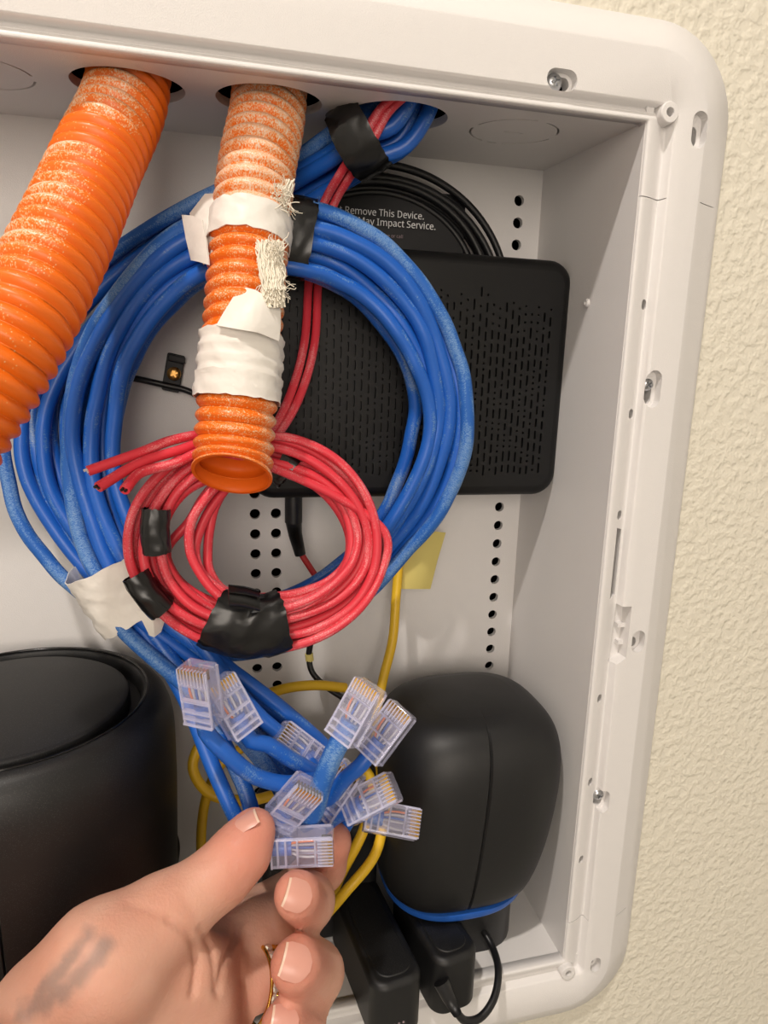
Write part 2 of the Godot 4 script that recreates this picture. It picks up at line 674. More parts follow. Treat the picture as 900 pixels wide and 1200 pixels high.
func enclosure() -> void:
	var white: Material = M["white plastic"]
	var t := thing("wiring_enclosure", "white plastic wiring box recessed in the cream wall, frame with screw slots", "wiring box", Vector3(-188, -405, -40))
	var H := 374.7
	var L := -375.0
	# frame: a profile swept round the opening, then slots and holes cut out of it
	var prof := [[-30.5, -9.0, 34.0], [-29.6, -7.0, 33.0], [-18.3, -0.4, 22.5], [-17.2, 0.0, 22.0], [-0.7, 0.0, 3.0], [0.0, -0.7, 2.5]]
	var rows := []
	for q in prof:
		var gr: float = q[0] + (2.4 if q[0] < -15.0 and q[0] > -20.0 else 0.0) - (1.5 if q[0] > -1.0 else 0.0)  # the right rail's face is a little narrower
		rows.append(frame_ring(L, H, q[0], gr, q[0], q[0], q[1], q[2]))
	for q in [[0.04, -4.3], [0.1, -4.6], [0.24, -4.1], [0.4, -3.2], [0.58, -2.4], [0.76, -1.8], [0.9, -1.6], [0.97, -1.8], [1.0, -2.4], [1.0, -7.0]]:
		rows.append(frame_ring(L, H, q[0] * 9.7, q[0] * 9.9 - 1.5, q[0] * 5.2, q[0] * 7.6, q[1], 1.0))
	rows.append(frame_ring(L, H, -3, -3, -3, -3, -8.5, 4.0))
	rows.append(rows[0])
	var m := Mb.new()
	skin(m, rows, false, false, 25.0)
	var comb := CSGCombiner3D.new()
	comb.name = "frame"
	t.add_child(comb, true)
	comb.position = LIFT * 0.001 - t.position
	var body := CSGMesh3D.new()
	body.mesh = mesh_of(m, Vector3.ZERO)
	body.material = white
	comb.add_child(body)
	var slots := []  # pixel centre, width, height (mm)
	for s in [[659, 93, 11.5, 6.6], [820, 152, 6.4, 12.5], [766, 456, 6.6, 14.5], [748, 752, 6.2, 10.0], [707, 940, 6.2, 11.0], [698, 1131, 5.4, 8.0]]:
		var p := at(s[0], s[1], 0)
		slots.append(p)
		comb.add_child(csg_poly(oblong(Vector2(p.x, p.y), s[2], s[3]), 6, 2.2, CSGShape3D.OPERATION_SUBTRACTION, white))
		var th := oblong(Vector2(p.x - (0.4 if s[3] > s[2] else 0.0), p.y - (1.5 if s[3] > s[2] else 0.0)), s[2] - 2.4, s[3] - (5.5 if s[3] > s[2] else 2.4))
		comb.add_child(csg_poly(th, 30, 10, CSGShape3D.OPERATION_SUBTRACTION, white))
	for s in [[757, 357], [741, 485], [727, 603], [703, 817], [692, 914], [681, 1004]]:
		var p := at(s[0], s[1], -4)
		comb.add_child(csg_poly(oblong(Vector2(p.x - 0.9, p.y), 2.7, 3.9), 30, 10, CSGShape3D.OPERATION_SUBTRACTION, white))
	for s in [[722.5, 661, 3.0, 31.0]]:  # the two latch openings beside the groove
		var p := at(s[0], s[1], -3)
		comb.add_child(csg_poly(PackedVector2Array([Vector2(p.x - s[2] / 2, p.y - s[3] / 2), Vector2(p.x + s[2] / 2, p.y - s[3] / 2 + 1.5), Vector2(p.x + s[2] / 2, p.y + s[3] / 2 - 1), Vector2(p.x - s[2] / 2, p.y + s[3] / 2)]), 30, 10, CSGShape3D.OPERATION_SUBTRACTION, white))
	var p2 := at(731, 745, 0)
	comb.add_child(csg_poly(PackedVector2Array([p2_(p2, -3.2, -14), p2_(p2, 2.4, -10.5), p2_(p2, 2.4, 13), p2_(p2, -2.4, 13)]), 8.5, 2.2, CSGShape3D.OPERATION_SUBTRACTION, white))
	for s in [[771, 231], [671, 1079]]:  # fine seams across the rail
		var p := at(s[0], s[1], -2)
		comb.add_child(csg_poly(PackedVector2Array([p2_(p, -16, -0.25), p2_(p, 30, -1.2), p2_(p, 30, -0.9), p2_(p, -16, 0.1)]), 5.0, 3.8 - 4.4, CSGShape3D.OPERATION_SUBTRACTION, white))
	# latch ribs inside the lower opening
	m = Mb.new()
	for v in [732, 752]:
		var p := at(731, v, -4)
		box(m, Vector3(p.x - 3.2, p.y - 0.8, -7), Vector3(p.x + 2.6, p.y + 0.8, -3.4))
	obj("latch_rib", m, white, t)
	# corner bosses
	for s in [[782, 133], [664, 1137]]:
		m = Mb.new()
		lathe(m, Transform3D(Basis(), at(s[0], s[1], -1.0) * Vector3(1, 1, 0) + Vector3(0, 0, -6)), [[3.7, 0], [3.6, 6.4], [3.3, 6.8], [1.6, 6.8], [1.5, 6.4], [1.4, 2.0]], 28)
		obj("corner_boss", m, white, t)
	# screws in the slots
	for k in [0, 2, 4]:
		var off: Vector3 = [Vector3(-1.4, 0.0, 0), Vector3.ZERO, Vector3(-0.1, 1.6, 0), Vector3.ZERO, Vector3(0.0, 1.0, 0)][k]
		screw(t, slots[k] + off + Vector3(0, 0, -4.9 if k else -3.8), 2.7 if k else 3.0, M["steel"], Basis(Vector3(0, 0, 1), 0.3 + k))
	# inner walls
	m = Mb.new()
	hexa(m, [Vector3(-5.6, -H, -89), Vector3(-3, -H, -89), Vector3(-5.6, 0, -89), Vector3(-3, 0, -89), Vector3(-8.6, -H, -3.0), Vector3(-5.6, -H, -3.0), Vector3(-8.6, 0, -3.0), Vector3(-5.6, 0, -3.0)])
	obj("side_panel", m, white, t)
	m = Mb.new()
	hexa(m, [Vector3(L + 3, -H, -89), Vector3(L + 5.6, -H, -89), Vector3(L + 3, 0, -89), Vector3(L + 5.6, 0, -89), Vector3(L + 7, -H, -4), Vector3(L + 9.7, -H, -4), Vector3(L + 7, 0, -4), Vector3(L + 9.7, 0, -4)])
	obj("side_panel", m, white, t)
	m = Mb.new()
	hexa(m, [Vector3(L, -H, -89), Vector3(0, -H, -89), Vector3(L, -371.2, -89), Vector3(0, -371.2, -89), Vector3(L, -H, -4), Vector3(0, -H, -4), Vector3(L, -367.1, -4), Vector3(0, -367.1, -4)])
	obj("bottom_panel", m, white, t)
	# top panel with the conduit holes and knockouts
	var top := CSGCombiner3D.new()
	top.name = "top_panel"
	t.add_child(top, true)
	var tilt := atan2(4.1, 85.0)
	top.transform = Transform3D(Basis(Vector3(1, 0, 0), tilt), w(Vector3(0, -5.2, -4)) - t.position)
	var bx := CSGBox3D.new()
	bx.size = Vector3(0.376, 0.003, 0.087)
	bx.position = Vector3(-0.1875, 0.0015, -0.0425)
	bx.material = white
	top.add_child(bx)
	for c in [[-187.5, -34.0, 18.5], [-140.5, -32.0, 18.5], [-93.5, -32.0, 18.5], [-281, -34.0, 18.5], [-328, -34.0, 18.5]]:
		var cy := CSGCylinder3D.new()
		cy.radius = c[2] * 0.001
		cy.height = 0.02
		cy.sides = 48
		cy.operation = CSGShape3D.OPERATION_SUBTRACTION
		cy.material = white
		cy.position = Vector3(c[0], 0, c[1] + 4) * 0.001
		top.add_child(cy)
	for c in [[-46.0, -34.0], [-234.5, -38.0]]:
		for arc in [[0.15, 1.2], [1.45, 2.9], [3.15, 4.3], [4.45, 4.7], [4.85, 6.1]]:
			var pg := PackedVector2Array()
			for k in 15:
				var a: float = lerpf(arc[0], arc[1], k / 14.0)
				pg.append(Vector2(c[0] + cos(a) * 17.35, c[1] + 4 + sin(a) * 17.35))
			for k in 15:
				var a: float = lerpf(arc[1], arc[0], k / 14.0)
				pg.append(Vector2(c[0] + cos(a) * 16.5, c[1] + 4 + sin(a) * 16.5))
			var cp := csg_poly(pg, 10, 0, CSGShape3D.OPERATION_SUBTRACTION, white)
			cp.transform = Transform3D(Basis(Vector3(1, 0, 0), PI / 2), Vector3(0, -0.005, 0))
			top.add_child(cp)
		var dash := csg_poly(PackedVector2Array([Vector2(c[0] - 4, c[1] + 3.4), Vector2(c[0] + 4, c[1] + 3.4), Vector2(c[0] + 4, c[1] + 4.2), Vector2(c[0] - 4, c[1] + 4.2)]), 1.2, 0, CSGShape3D.OPERATION_SUBTRACTION, white)
		dash.transform = Transform3D(Basis(Vector3(1, 0, 0), PI / 2), Vector3(0, -0.0007, 0))
		top.add_child(dash)
	# back panel: columns of keyed holes
	m = Mb.new()
	var x := Transform3D(Basis(), Vector3(0, 0, BACK_Z))
	var cols := [-358.0, -143.9, -133.9, -17.2]
	var keyed := func(d: Vector2) -> float:
		var a := fposmod(atan2(d.y, d.x), PI / 2)
		return 3.0 if a < 0.05 or a > PI / 2 - 0.05 else 2.5
	var xs := L
	for c in cols:
		plate(m, x, xs, c - 4.5, -H, 2)
		plate(m, x, c - 4.5, c + 4.5, -H, -345.4)
		plate(m, x, c - 4.5, c + 4.5, -10.4, 2)
		for k in 33:
			if absf(k - 26.5) < 2:
				plate(m, x, c - 4.5, c + 4.5, -25.4 - k * 10 + 5, -15.4 - k * 10 + 5)
				continue
			hole_cell(m, x, c - 4.5, c + 4.5, -20.4 - k * 10, -10.4 - k * 10, Vector2(c, -15.4 - k * 10), keyed, 2.5, false)
		plate(m, x, c - 4.5, c + 4.5, -345.4, -340.4)
		xs = c + 4.5
	plate(m, x, xs, 0, -H, 2)
	obj("back_panel", m, white, t)
	# little moulding nub on the right wall
	m = Mb.new()
	lathe(m, Transform3D(Basis(Vector3(0, 1, 0), -PI / 2), Vector3(-7.6, at(707, 356, -34).y, -34)), [[2.0, -1], [1.8, 0.5], [1.2, 1.0], [0.9, 1.0], [0.6, 0.3]], 14)
	obj("moulding_nub", m, white, t)


func p2_(p: Vector3, dx: float, dy: float) -> Vector2:
	return Vector2(p.x + dx, p.y + dy)


func frame_ring(L: float, H: float, gl: float, gr: float, gt: float, gb: float, z: float, r: float) -> PackedVector3Array:
	var wd := -L - gl - gr
	var ht := H - gt - gb
	var o := PackedVector3Array()
	for q in rrect(wd, ht, r, 10):
		o.append(Vector3(q.x + L + gl + wd / 2, q.y - H + gb + ht / 2, z))
	return o


func screw(parent: Node3D, p: Vector3, r: float, mt: Material, b: Basis) -> void:
	var c := CSGCombiner3D.new()
	c.name = "screw"
	parent.add_child(c, true)
	c.transform = Transform3D(b, w(p) - gpos(parent))
	var prof := PackedVector2Array([Vector2(0, -0.001), Vector2(r * 0.001, -0.001), Vector2(r * 0.001, 0.0006), Vector2(r * 0.00082, 0.0014), Vector2(r * 0.0005, 0.0018), Vector2(0, 0.0019)])
	var s := CSGPolygon3D.new()
	s.polygon = prof
	s.mode = CSGPolygon3D.MODE_SPIN
	s.spin_sides = 24
	s.smooth_faces = true
	s.material = mt
	s.transform.basis = Basis(Vector3(1, 0, 0), PI / 2)
	c.add_child(s)
	for k in 2:
		var bx := CSGBox3D.new()
		bx.size = Vector3(r * 0.0011, r * 0.00026, 0.0024)
		bx.rotation.z = k * PI / 2
		bx.position.z = 0.0016
		bx.operation = CSGShape3D.OPERATION_SUBTRACTION
		bx.material = mt
		c.add_child(bx)


# ---------------------------------------------------------------- conduits
func paint_tex(seed_: int, len_: float, fn: Callable) -> ImageTexture:
	var r := RandomNumberGenerator.new()
	r.seed = seed_
	var n := FastNoiseLite.new()
	n.seed = seed_
	n.frequency = 0.05
	n.fractal_octaves = 3
	var ww := 320
	var hh := 768
	var im := Image.create(ww, hh, false, Image.FORMAT_RGB8)
	for y in hh:
		var s := len_ * y / hh
		for x in ww:
			var an := TAU * x / ww
			var den: float = fn.call(an, s)
			den += clampf(den * 1.7, 0.0, 0.5) * n.get_noise_3d(cos(an) * 30, sin(an) * 30, s * 2.0)
			var c := Color8(238, 112, 20)
			if r.randf() < den:
				c = c.lerp(Color8(240, 226, 214), r.randf_range(0.4, 1.0))
			im.set_pixel(x, y, c)
	return ImageTexture.create_from_image(im)


func conduit(label: String, path: PackedVector3Array, rad: float, seed_: int, dens: Callable, cut: Vector3) -> void:
	var pitch := 4.65
	var p := curve(path, 0.42)
	var total := 0.0
	for k in range(1, p.size()):
		total += p[k].distance_to(p[k - 1])
	var rf := func(s: float, _t: float) -> float:
		var ph := fposmod(s / pitch, 1.0)
		var wv := 0.5 + 0.5 * cos(TAU * ph)
		return rad - 1.75 * (1.0 - pow(wv, 0.45))
	var mt := mat("orange conduit %d" % seed_, Color.WHITE, 0.4, 0.5)
	mt.albedo_texture = paint_tex(seed_, total, dens)
	mt.backlight_enabled = true
	mt.backlight = Color(0.12, 0.055, 0.0)
	mt.cull_mode = BaseMaterial3D.CULL_DISABLED
	mt.uv1_scale = Vector3(1, 100.0 / total, 1)
	var m := Mb.new()
	tube(m, p, rad, 56, rf, Vector3(0, 0, 1), false)
	# inner skin and the cut lip
	var inner := Mb.new()
	var rf2 := func(s: float, tt: float) -> float: return rf.call(s, tt) - 1.0
	tube(inner, p, rad, 40, rf2, Vector3(0, 0, 1), false)
	for k in inner.n.size():
		inner.n[k] = -inner.n[k]
	for k in range(0, inner.i.size(), 3):
		var q := inner.i[k + 1]
		inner.i[k + 1] = inner.i[k + 2]
		inner.i[k + 2] = q
	if cut != Vector3.ZERO:  # lean the last few millimetres into a slanting cut
		var e := p[p.size() - 1]
		var dir := (e - p[p.size() - 8]).normalized()
		for mm in [m, inner]:
			for k in mm.v.size():
				var d: Vector3 = mm.v[k] - e
				var back := -d.dot(dir)
				var f := clampf(1.0 - back / 16.0, 0.0, 1.0)
				var side := d + dir * back
				mm.v[k] += dir * (side.dot(cut) * f * f)
	var lo := w(p[0])
	var t := thing("corrugated_conduit", label, "conduit", p[p.size() - 1], "orange corrugated conduits")
	obj("tube_wall", m, mt, t)
	var im := mat("orange inside %d" % seed_, Color8(230, 100, 16), 0.5, 0.4)
	im.cull_mode = BaseMaterial3D.CULL_DISABLED
	obj("tube_lining", inner, im, t)
	# lip ring closing outside and inside at the open end
	var lip := Mb.new()
	var a := m.v.slice(m.v.size() - 57, m.v.size() - 1)
	var cen := Vector3.ZERO
	for q in a:
		cen += q / a.size()
	var b := PackedVector3Array()
	for q in a:
		b.append(cen + (q - cen) * (1.0 - 1.1 / rad))
	skin(lip, [a, b], false, false, 40, true)
	obj("cut_lip", lip, im, t)


var cond_path: PackedVector3Array


func conduits() -> void:
	var left := PackedVector3Array([Vector3(-185, 60, -46), Vector3(-187, 20, -38), Vector3(-187.5, -4, -33)])
	left.append_array(pts([[112, 195, -12], [70, 290, 10], [10, 405, 28], [-70, 530, 36]]))
	conduit("orange corrugated conduit leaning out to the left edge, paint speckled near its top, no tape", left, 13.6, 3, func(an, s):
		var up := clampf(cos(an - 0.45) * 1.4 - 0.1, 0.0, 1.0)
		var d := -0.3
		if s > 71 and s < 98: d = 0.85 * up * smoothstep(71.0, 74.0, s) * smoothstep(98.0, 94.0, s)
		elif s > 110 and s < 160: d = 0.85 * clampf(cos(an - 0.75) * 1.6 - 0.45, 0.0, 1.0) * (0.65 + 0.35 * sin(s * 0.35))
		else: d = 0.03 * up
		return d * (0.7 + 0.3 * cos(TAU * s / 4.65 + 0.9)), Vector3.ZERO)
	cond_path = PackedVector3Array([Vector3(-138, 55, -50), Vector3(-139.5, 20, -40), Vector3(-140.5, -4, -34)])
	cond_path.append_array(pts([[301, 200, -22], [291, 300, -12], [282, 420, -2], [274, 528, 4], [272, 557, 6]]))
	conduit("orange corrugated conduit hanging straight down, wrapped with white tape, open cut end", cond_path, 13.4, 4, func(an, s):
		var fr := cos(an - 0.25) * 0.5 + 0.5
		var d := 1.12 if s < 112 else (0.3 if s < 165 else 0.22)
		d *= pow(fr, 0.8)
		d += 0.7 * smoothstep(0.82, 1.0, cos(an + 1.25)) * (1.0 if s > 95 else 0.4)
		return d * (0.76 + 0.24 * cos(TAU * s / 4.65 + 0.8)), Vector3(0.1, 0.0, -0.4))
	# white tape bands
	var wt: Material = M["white tape"]
	var cp := curve(cond_path, 1.2)
	var band := func(v0: float, v1: float, rr: float, crumple: float, sd: int, rib: float) -> Mb:
		var sub := PackedVector3Array()
		for q in cp:
			var pr := cam_basis.inverse() * (q - CAM_AT)
			var v := 600.0 - FOCAL * pr.y / -pr.z
			if v > v0 and v < v1:
				sub.append(q)
		var mm := Mb.new()
		sleeve(mm, sub, rr, rr, 0.35, crumple, sd, Vector3(0, 0, 1), 2.0)
		if rib > 0.0:
			var d := (sub[sub.size() - 1] - sub[0]).normalized()
			for k in mm.v.size():
				var s := (mm.v[k] - sub[0]).dot(d)
				var c0 := sub[0] + d * s
				mm.v[k] = c0 + (mm.v[k] - c0) * (1.0 + rib * cos(TAU * s / 4.65))
			mm.smooth(0, 60)
		return mm
	var t := thing("white_tape", "narrow white tape band around the taped orange conduit, loose flap to its side", "tape", at(290, 290, -14))
	obj("band", band.call(252, 290, 13.9, 1.0, 5, 0.0), wt, t)
	var flap := Mb.new()
	sheet(flap, [pts([[262, 226, -18], [258, 255, -10], [246, 300, -8]]), pts([[240, 227, -22], [244, 262, -14], [244, 306, -12]]), pts([[222, 250, -26], [235, 268, -16], [238, 310, -12]])], 0.4)
	obj("flap", flap, wt, t)
	flap = Mb.new()
	sheet(flap, [pts([[214, 252, -24], [219, 280, -18], [225, 305, -16]]), pts([[226, 253, -16], [231, 281, -10], [234, 307, -8]]), pts([[238, 258, -10], [243, 284, -6], [246, 311, -4]])], 0.4)
	obj("flap", flap, wt, t)
	t = thing("white_tape", "wide white tape wrap showing the ridges of the orange conduit beneath, torn flap on top", "tape", at(280, 470, 0))
	obj("band", band.call(392, 462, 14.0, 0.9, 8, 0.028), wt, t)
	obj("band", band.call(440, 474, 14.5, 0.9, 9, 0.012), wt, t)
	flap = Mb.new()
	sheet(flap, [pts([[282, 336, 2], [272, 352, 6], [262, 368, 7], [254, 382, 9]]), pts([[300, 341, 7], [292, 358, 11], [284, 373, 12], [277, 386, 13]]), pts([[312, 348, 8], [308, 364, 11], [306, 378, 12], [302, 390, 13]]), pts([[326, 352, 4], [328, 368, 6], [328, 384, 7], [326, 400, 8]])], 0.4)
	obj("flap", flap, wt, t)
	# frayed white pull string under the tape
	var fb := Mb.new()
	for k in 170:
		var c0 := at(rng.randf_range(312, 330), rng.randf_range(290, 345), rng.randf_range(3, 6))
		if k % 3 == 0:
			c0 = at(rng.randf_range(322, 336), rng.randf_range(226, 246), rng.randf_range(-10, -5))
		var q := PackedVector3Array([c0])
		var d := Vector3(rng.randf_range(-0.3, 0.6), rng.randf_range(-1.2, 1.2), rng.randf_range(-0.3, 0.4))
		for e in 5:
			d += Vector3(rng.randf_range(-0.8, 0.8), rng.randf_range(-0.8, 0.8), rng.randf_range(-0.5, 0.3))
			c0 += d.normalized() * rng.randf_range(0.8, 1.6)
			q.append(c0)
		tube(fb, curve(q, 0.7), rng.randf_range(0.09, 0.16), 4)
	for k in 110:
		var f := k / 109.0
		var q := PackedVector3Array()
		for e in 8:
			q.append(at(lerpf(301 + f * 28, 311 + f * 22, e / 7.0) + rng.randf_range(-3.4, 3.4), lerpf(286 + 5.0 * sin(k * 2.3), 350 + 11.0 * sin(k * 1.7), e / 7.0), 2.6 + sin(f * PI) * 1.2 - f * 3.0 + e * 0.85 + rng.randf_range(0, 1.4)))
		tube(fb, curve(q, 1.5), 0.3, 5)
	for k in 60:
		var f := k / 59.0
		var q := PackedVector3Array()
		for e in 6:
			q.append(at(lerpf(312 + f * 12, 322 + f * 22, e / 5.0) + rng.randf_range(-2, 2), lerpf(254, 216 + 6 * sin(k * 2.0), e / 5.0), -4.0 - e * 1.2 - f * 3.0 + rng.randf_range(0, 1.2)))
		tube(fb, curve(q, 1.5), 0.28, 5)
	var fo := obj("pull_string", fb, M["fibre"])
	fo.set_meta("kind", "stuff")
	tag(fo, "frayed white pull string fibres caught under the tape on the orange conduit", "string")


# ---------------------------------------------------------------- router and its label
func router() -> void:
	var bl: Material = M["black plastic"]
	var cx := -77.0
	var z0 := -86.0
	var dep := 36.0
	var top_y := at(480, 291, -52).y
	var bot_y := at(500, 583, -50).y
	var wd := 2.0 * (at(660, 430, -54).x - cx)
	var ht := top_y - bot_y
	var x := Transform3D(Basis(Vector3(0, 0, 1), deg_to_rad(-0.5)), Vector3(cx, (top_y + bot_y) / 2, z0))
	var t := thing("router", "black rectangular router with a slotted vent front behind the blue cable coil", "router", Vector3(cx, bot_y, -70))
	var m := Mb.new()
	var last := slab(m, x, wd, ht, dep, 11.0, 3.0, 5.0, 8, 6, false)
	# flat front with a rectangular opening for the vent
	var vw := wd / 2 - 9.0
	var vh := ht / 2 - 8.0
	var a := ring3(x, last, dep)
	var b := PackedVector3Array()
	var c := PackedVector3Array()
	for q in last:
		b.append(x * Vector3(clampf(q.x, -vw, vw), clampf(q.y, -vh, vh), dep))
		c.append(x * Vector3(clampf(q.x, -vw, vw), clampf(q.y, -vh, vh), dep - 2.0))
	skin(m, [a, b], false, false, 20)
	skin(m, [b, c], false, true, 20)
	obj("case", m, bl, t)
	# vent panel: a plate of slots and dots
	m = Mb.new()
	var xf := Transform3D(x.basis, x * Vector3(0, 0, dep))
	var ncol := int(2 * vw / 3.0)
	var cw := 2 * vw / ncol
	var r := RandomNumberGenerator.new()
	r.seed = 12
	for k in ncol:
		var x0 := -vw + k * cw
		var u := absf((k + 0.5) / ncol * 2 - 1)
		var top := vh - 7 - 5.0 * r.randf() - (6.0 * u * u if k > ncol / 2 else 3.0 * u)
		var y := -vh
		var first := 1.0 + 2.5 * r.randf()
		plate(m, xf, x0, x0 + cw, y, y + first)
		y += first
		while y < top:
			var edge := (top - y) / 22.0
			var ln: float = [0.0, 2.2, 3.0, 3.8, 0.0, 3.0][r.randi() % 6]
			if edge < 1.0 and r.randf() > edge + 0.25:
				ln = 0.0
			var gap := 1.5 if edge > 1.0 else 1.5 + 2.5 * r.randf() * (1.0 - edge)
			var cell := ln + 1.1 + gap
			if y + cell > vh:
				break
			var hl := ln / 2
			var rad := 0.52
			var cap := func(d: Vector2) -> float:
				var tt := rad
				for it in 8:
					var q := d * tt
					var sd := Vector2(q.x, maxf(absf(q.y) - hl, 0.0)).length() - rad
					tt -= sd
				return tt
			hole_cell(m, xf, x0, x0 + cw, y, y + cell, Vector2(x0 + cw / 2, y + cell / 2), cap, 1.6, false)
			y += cell
		plate(m, xf, x0, x0 + cw, y, vh)
	obj("vent_panel", m, bl, t)
	# seam round the side
	m = Mb.new()
	tube(m, _closed(ring3(x, rrect(wd + 0.2, ht + 0.2, 11, 8), 20.0)), 0.45, 6, null, Vector3(0, 0, 1), false)
	obj("case_seam", m, M["black glossy"], t)
	# black label card standing behind the router
	t = thing("label_card", "black notice card with white lettering standing behind the router", "label", at(470, 290, -80))
	m = Mb.new()
	var ca := at(546, 232, -78)
	var cb := at(372, 216, -78)
	var dx := (ca - cb).normalized()
	var dy := Vector3(0, 0, 1).cross(dx).normalized()
	var xb := Transform3D(Basis(dx, dy, dx.cross(dy)), (ca + cb) / 2 - dy * 12.0 - Vector3(0, 0, 1.5))
	slab(m, xb, ca.distance_to(cb), 26.0, 1.5, 1.0, 0.2, 0.2, 3, 2)
	obj("card", m, M["label black"], t)
	lettering(t, "Do Not Remove This Device.", "Remove This Device.", at(405, 248, -76.4), at(496.5, 257.5, -76.4), dx, M["white print"])
	lettering(t, "May Impact Service.", "May Impact Service.", at(420, 264, -76.4), at(510, 272, -76.4), dx, M["white print"])
	lettering(t, "device or call", "device or call", at(442, 276.5, -76.4), at(472, 279.5, -76.4), dx, M["grey print"])


func _closed(p: PackedVector3Array) -> PackedVector3Array:
	p.append(p[0])
	p.append(p[1])
	return p


# lettering whose right end sits at `p1`, sized so that the words `seen` reach back to `p0`
func lettering(parent: Node3D, text: String, seen: String, p0: Vector3, p1: Vector3, dx: Vector3, mt: Material) -> void:
	var tm := TextMesh.new()
	var f := SystemFont.new()
	f.font_names = PackedStringArray(["Droid Sans"])
	tm.font = f
	tm.font_size = 48
	tm.pixel_size = 0.0001
	tm.depth = 0.0002
	tm.text = seen
	var k := (p0.distance_to(p1) * 0.001) / maxf(tm.get_aabb().size.x, 0.0001)
	tm.text = text
	tm.material = mt
	var bb := tm.get_aabb()
	var o := MeshInstance3D.new()
	o.name = "lettering"
	o.mesh = tm
	parent.add_child(o, true)
	var dy := Vector3(0, 0, 1).cross(dx).normalized()
	var b := Basis(dx, dy, dx.cross(dy)) * k
	o.transform = Transform3D(b, w(p1) - gpos(parent) - b * Vector3(bb.end.x, bb.position.y, 0))


# ---------------------------------------------------------------- gateways
func gateways() -> void:
	# tall round tower with a recessed oval top
	var dm: Material = M["dusted black plastic"]
	var c := Vector3(-239, 0, -26)
	var R := 58.0
	var top := -221.0
	var t := thing("wifi_gateway", "tall black round gateway tower with a sunken oval lid", "gateway", Vector3(c.x, FLOOR_Y, c.z), "wireless gateways")
	var rows := []
	var seam_a := deg_to_rad(-84)
	var angs := _angles(seam_a, 72)
	for q in [[0.90, FLOOR_Y], [0.94, FLOOR_Y + 2], [0.955, FLOOR_Y + 34], [0.98, FLOOR_Y + 70], [1.0, FLOOR_Y + 110], [1.0, top - 20], [0.995, top - 14], [0.98, top - 9], [0.955, top - 5], [0.92, top - 2], [0.88, top - 0.4], [0.84, top], [0.81, top - 0.6], [0.79, top - 2.5], [0.785, top - 7]]:
		var r := PackedVector3Array()
		for a in angs:
			var groove := 0.8 if absf(a - seam_a) < 0.004 and q[1] < top - 3 else 0.0
			r.append(Vector3(c.x + (R * q[0] - groove) * cos(a), q[1], c.z - (R * q[0] - groove) * sin(a)))
		rows.append(r)
	var m := Mb.new()
	skin(m, rows, true, true, 35)
	obj("case", m, dm, t)
	m = Mb.new()
	rows = []
	for q in [[0.735, top - 7], [0.735, top - 2.2], [0.725, top - 0.8], [0.70, top], [0.45, top + 0.5], [0.2, top + 0.8]]:
		var r := PackedVector3Array()
		for k in 64:
			var a := TAU * k / 64
			r.append(Vector3(c.x - 1 + R * q[0] * cos(a), q[1], c.z + 0.5 - R * q[0] * sin(a)))
		rows.append(r)
	skin(m, rows, true, true, 30)
	obj("lid", m, dm, t)
	m = Mb.new()
	var rr := PackedVector3Array()
	for k in 66:
		rr.append(Vector3(c.x + R * 0.83 * cos(TAU * k / 64), top + 0.05, c.z - R * 0.83 * sin(TAU * k / 64)))
	tube(m, rr, 0.5, 6, null, Vector3(0, 1, 0), false)
	obj("trim_ring", m, M["black glossy"], t)
	# rounded pod
	var bot := FLOOR_Y + 34
	c = Vector3(-49, 0, -38)
	t = thing("wifi_gateway", "squat rounded black gateway pod with a front seam and blue base ring", "gateway", Vector3(c.x, FLOOR_Y, c.z), "wireless gateways")
	rows = []
	seam_a = deg_to_rad(-91)
	angs = _angles(seam_a, 96)
	var hgt := 91.0
	var pod := Curve.new()
	for q in [[0.0, 0.76], [0.03, 0.83], [0.15, 0.91], [0.35, 0.975], [0.58, 1.0], [0.74, 0.985], [0.85, 0.93], [0.93, 0.83], [0.98, 0.68], [1.0, 0.52]]:
		pod.add_point(Vector2(q[0], q[1]), 0, 0, Curve.TANGENT_LINEAR, Curve.TANGENT_LINEAR)
	for q in range(1, pod.point_count - 1):
		var sl := (pod.get_point_position(q + 1).y - pod.get_point_position(q - 1).y) / (pod.get_point_position(q + 1).x - pod.get_point_position(q - 1).x)
		pod.set_point_left_tangent(q, sl)
		pod.set_point_right_tangent(q, sl)
	for k in 37:
		var f := sin(k / 36.0 * PI / 2)
		var e := 1.0
		var y := bot + hgt * f
		e = pod.sample_baked(f)
		var r := PackedVector3Array()
		for a in angs:
			var g := 0.028 if absf(a - seam_a) < 0.004 else 0.0
			var ex := 3.0
			var cx := signf(cos(a)) * pow(absf(cos(a)), 2.0 / ex)
			var cz := signf(sin(a)) * pow(absf(sin(a)), 2.0 / ex)
			r.append(Vector3(c.x - 6.0 * (1.0 - f) + 42.5 * (e - g) * cx, y, c.z - 39.0 * (e - g) * cz))
		rows.append(r)
	for q in [[0.44, 0.5], [0.34, 1.0], [0.2, 1.4], [0.07, 1.6]]:
		var r := PackedVector3Array()
		for k in rows[-1].size():
			var p: Vector3 = rows[36][k]
			r.append(Vector3(c.x + (p.x - c.x) * q[0] / 0.52, p.y + q[1], c.z + (p.z - c.z) * q[0] / 0.52))
		rows.append(r)
	m = Mb.new()
	skin(m, rows, true, true, 40)
	obj("case", m, M["pod plastic"], t)
	m = Mb.new()
	var ring := []
	for q in [[0.72, bot - 4.5], [0.79, bot - 4.0], [0.815, bot - 2.5], [0.815, bot - 0.3], [0.74, bot + 0.8]]:
		var r := PackedVector3Array()
		for k in 64:
			var a := TAU * k / 64
			r.append(Vector3(c.x - 6.0 + 42.0 * q[0] * signf(cos(a)) * pow(absf(cos(a)), 0.8), q[1], c.z - 39.0 * q[0] * signf(sin(a)) * pow(absf(sin(a)), 0.8)))
		ring.append(r)
	skin(m, ring, true, true, 40)
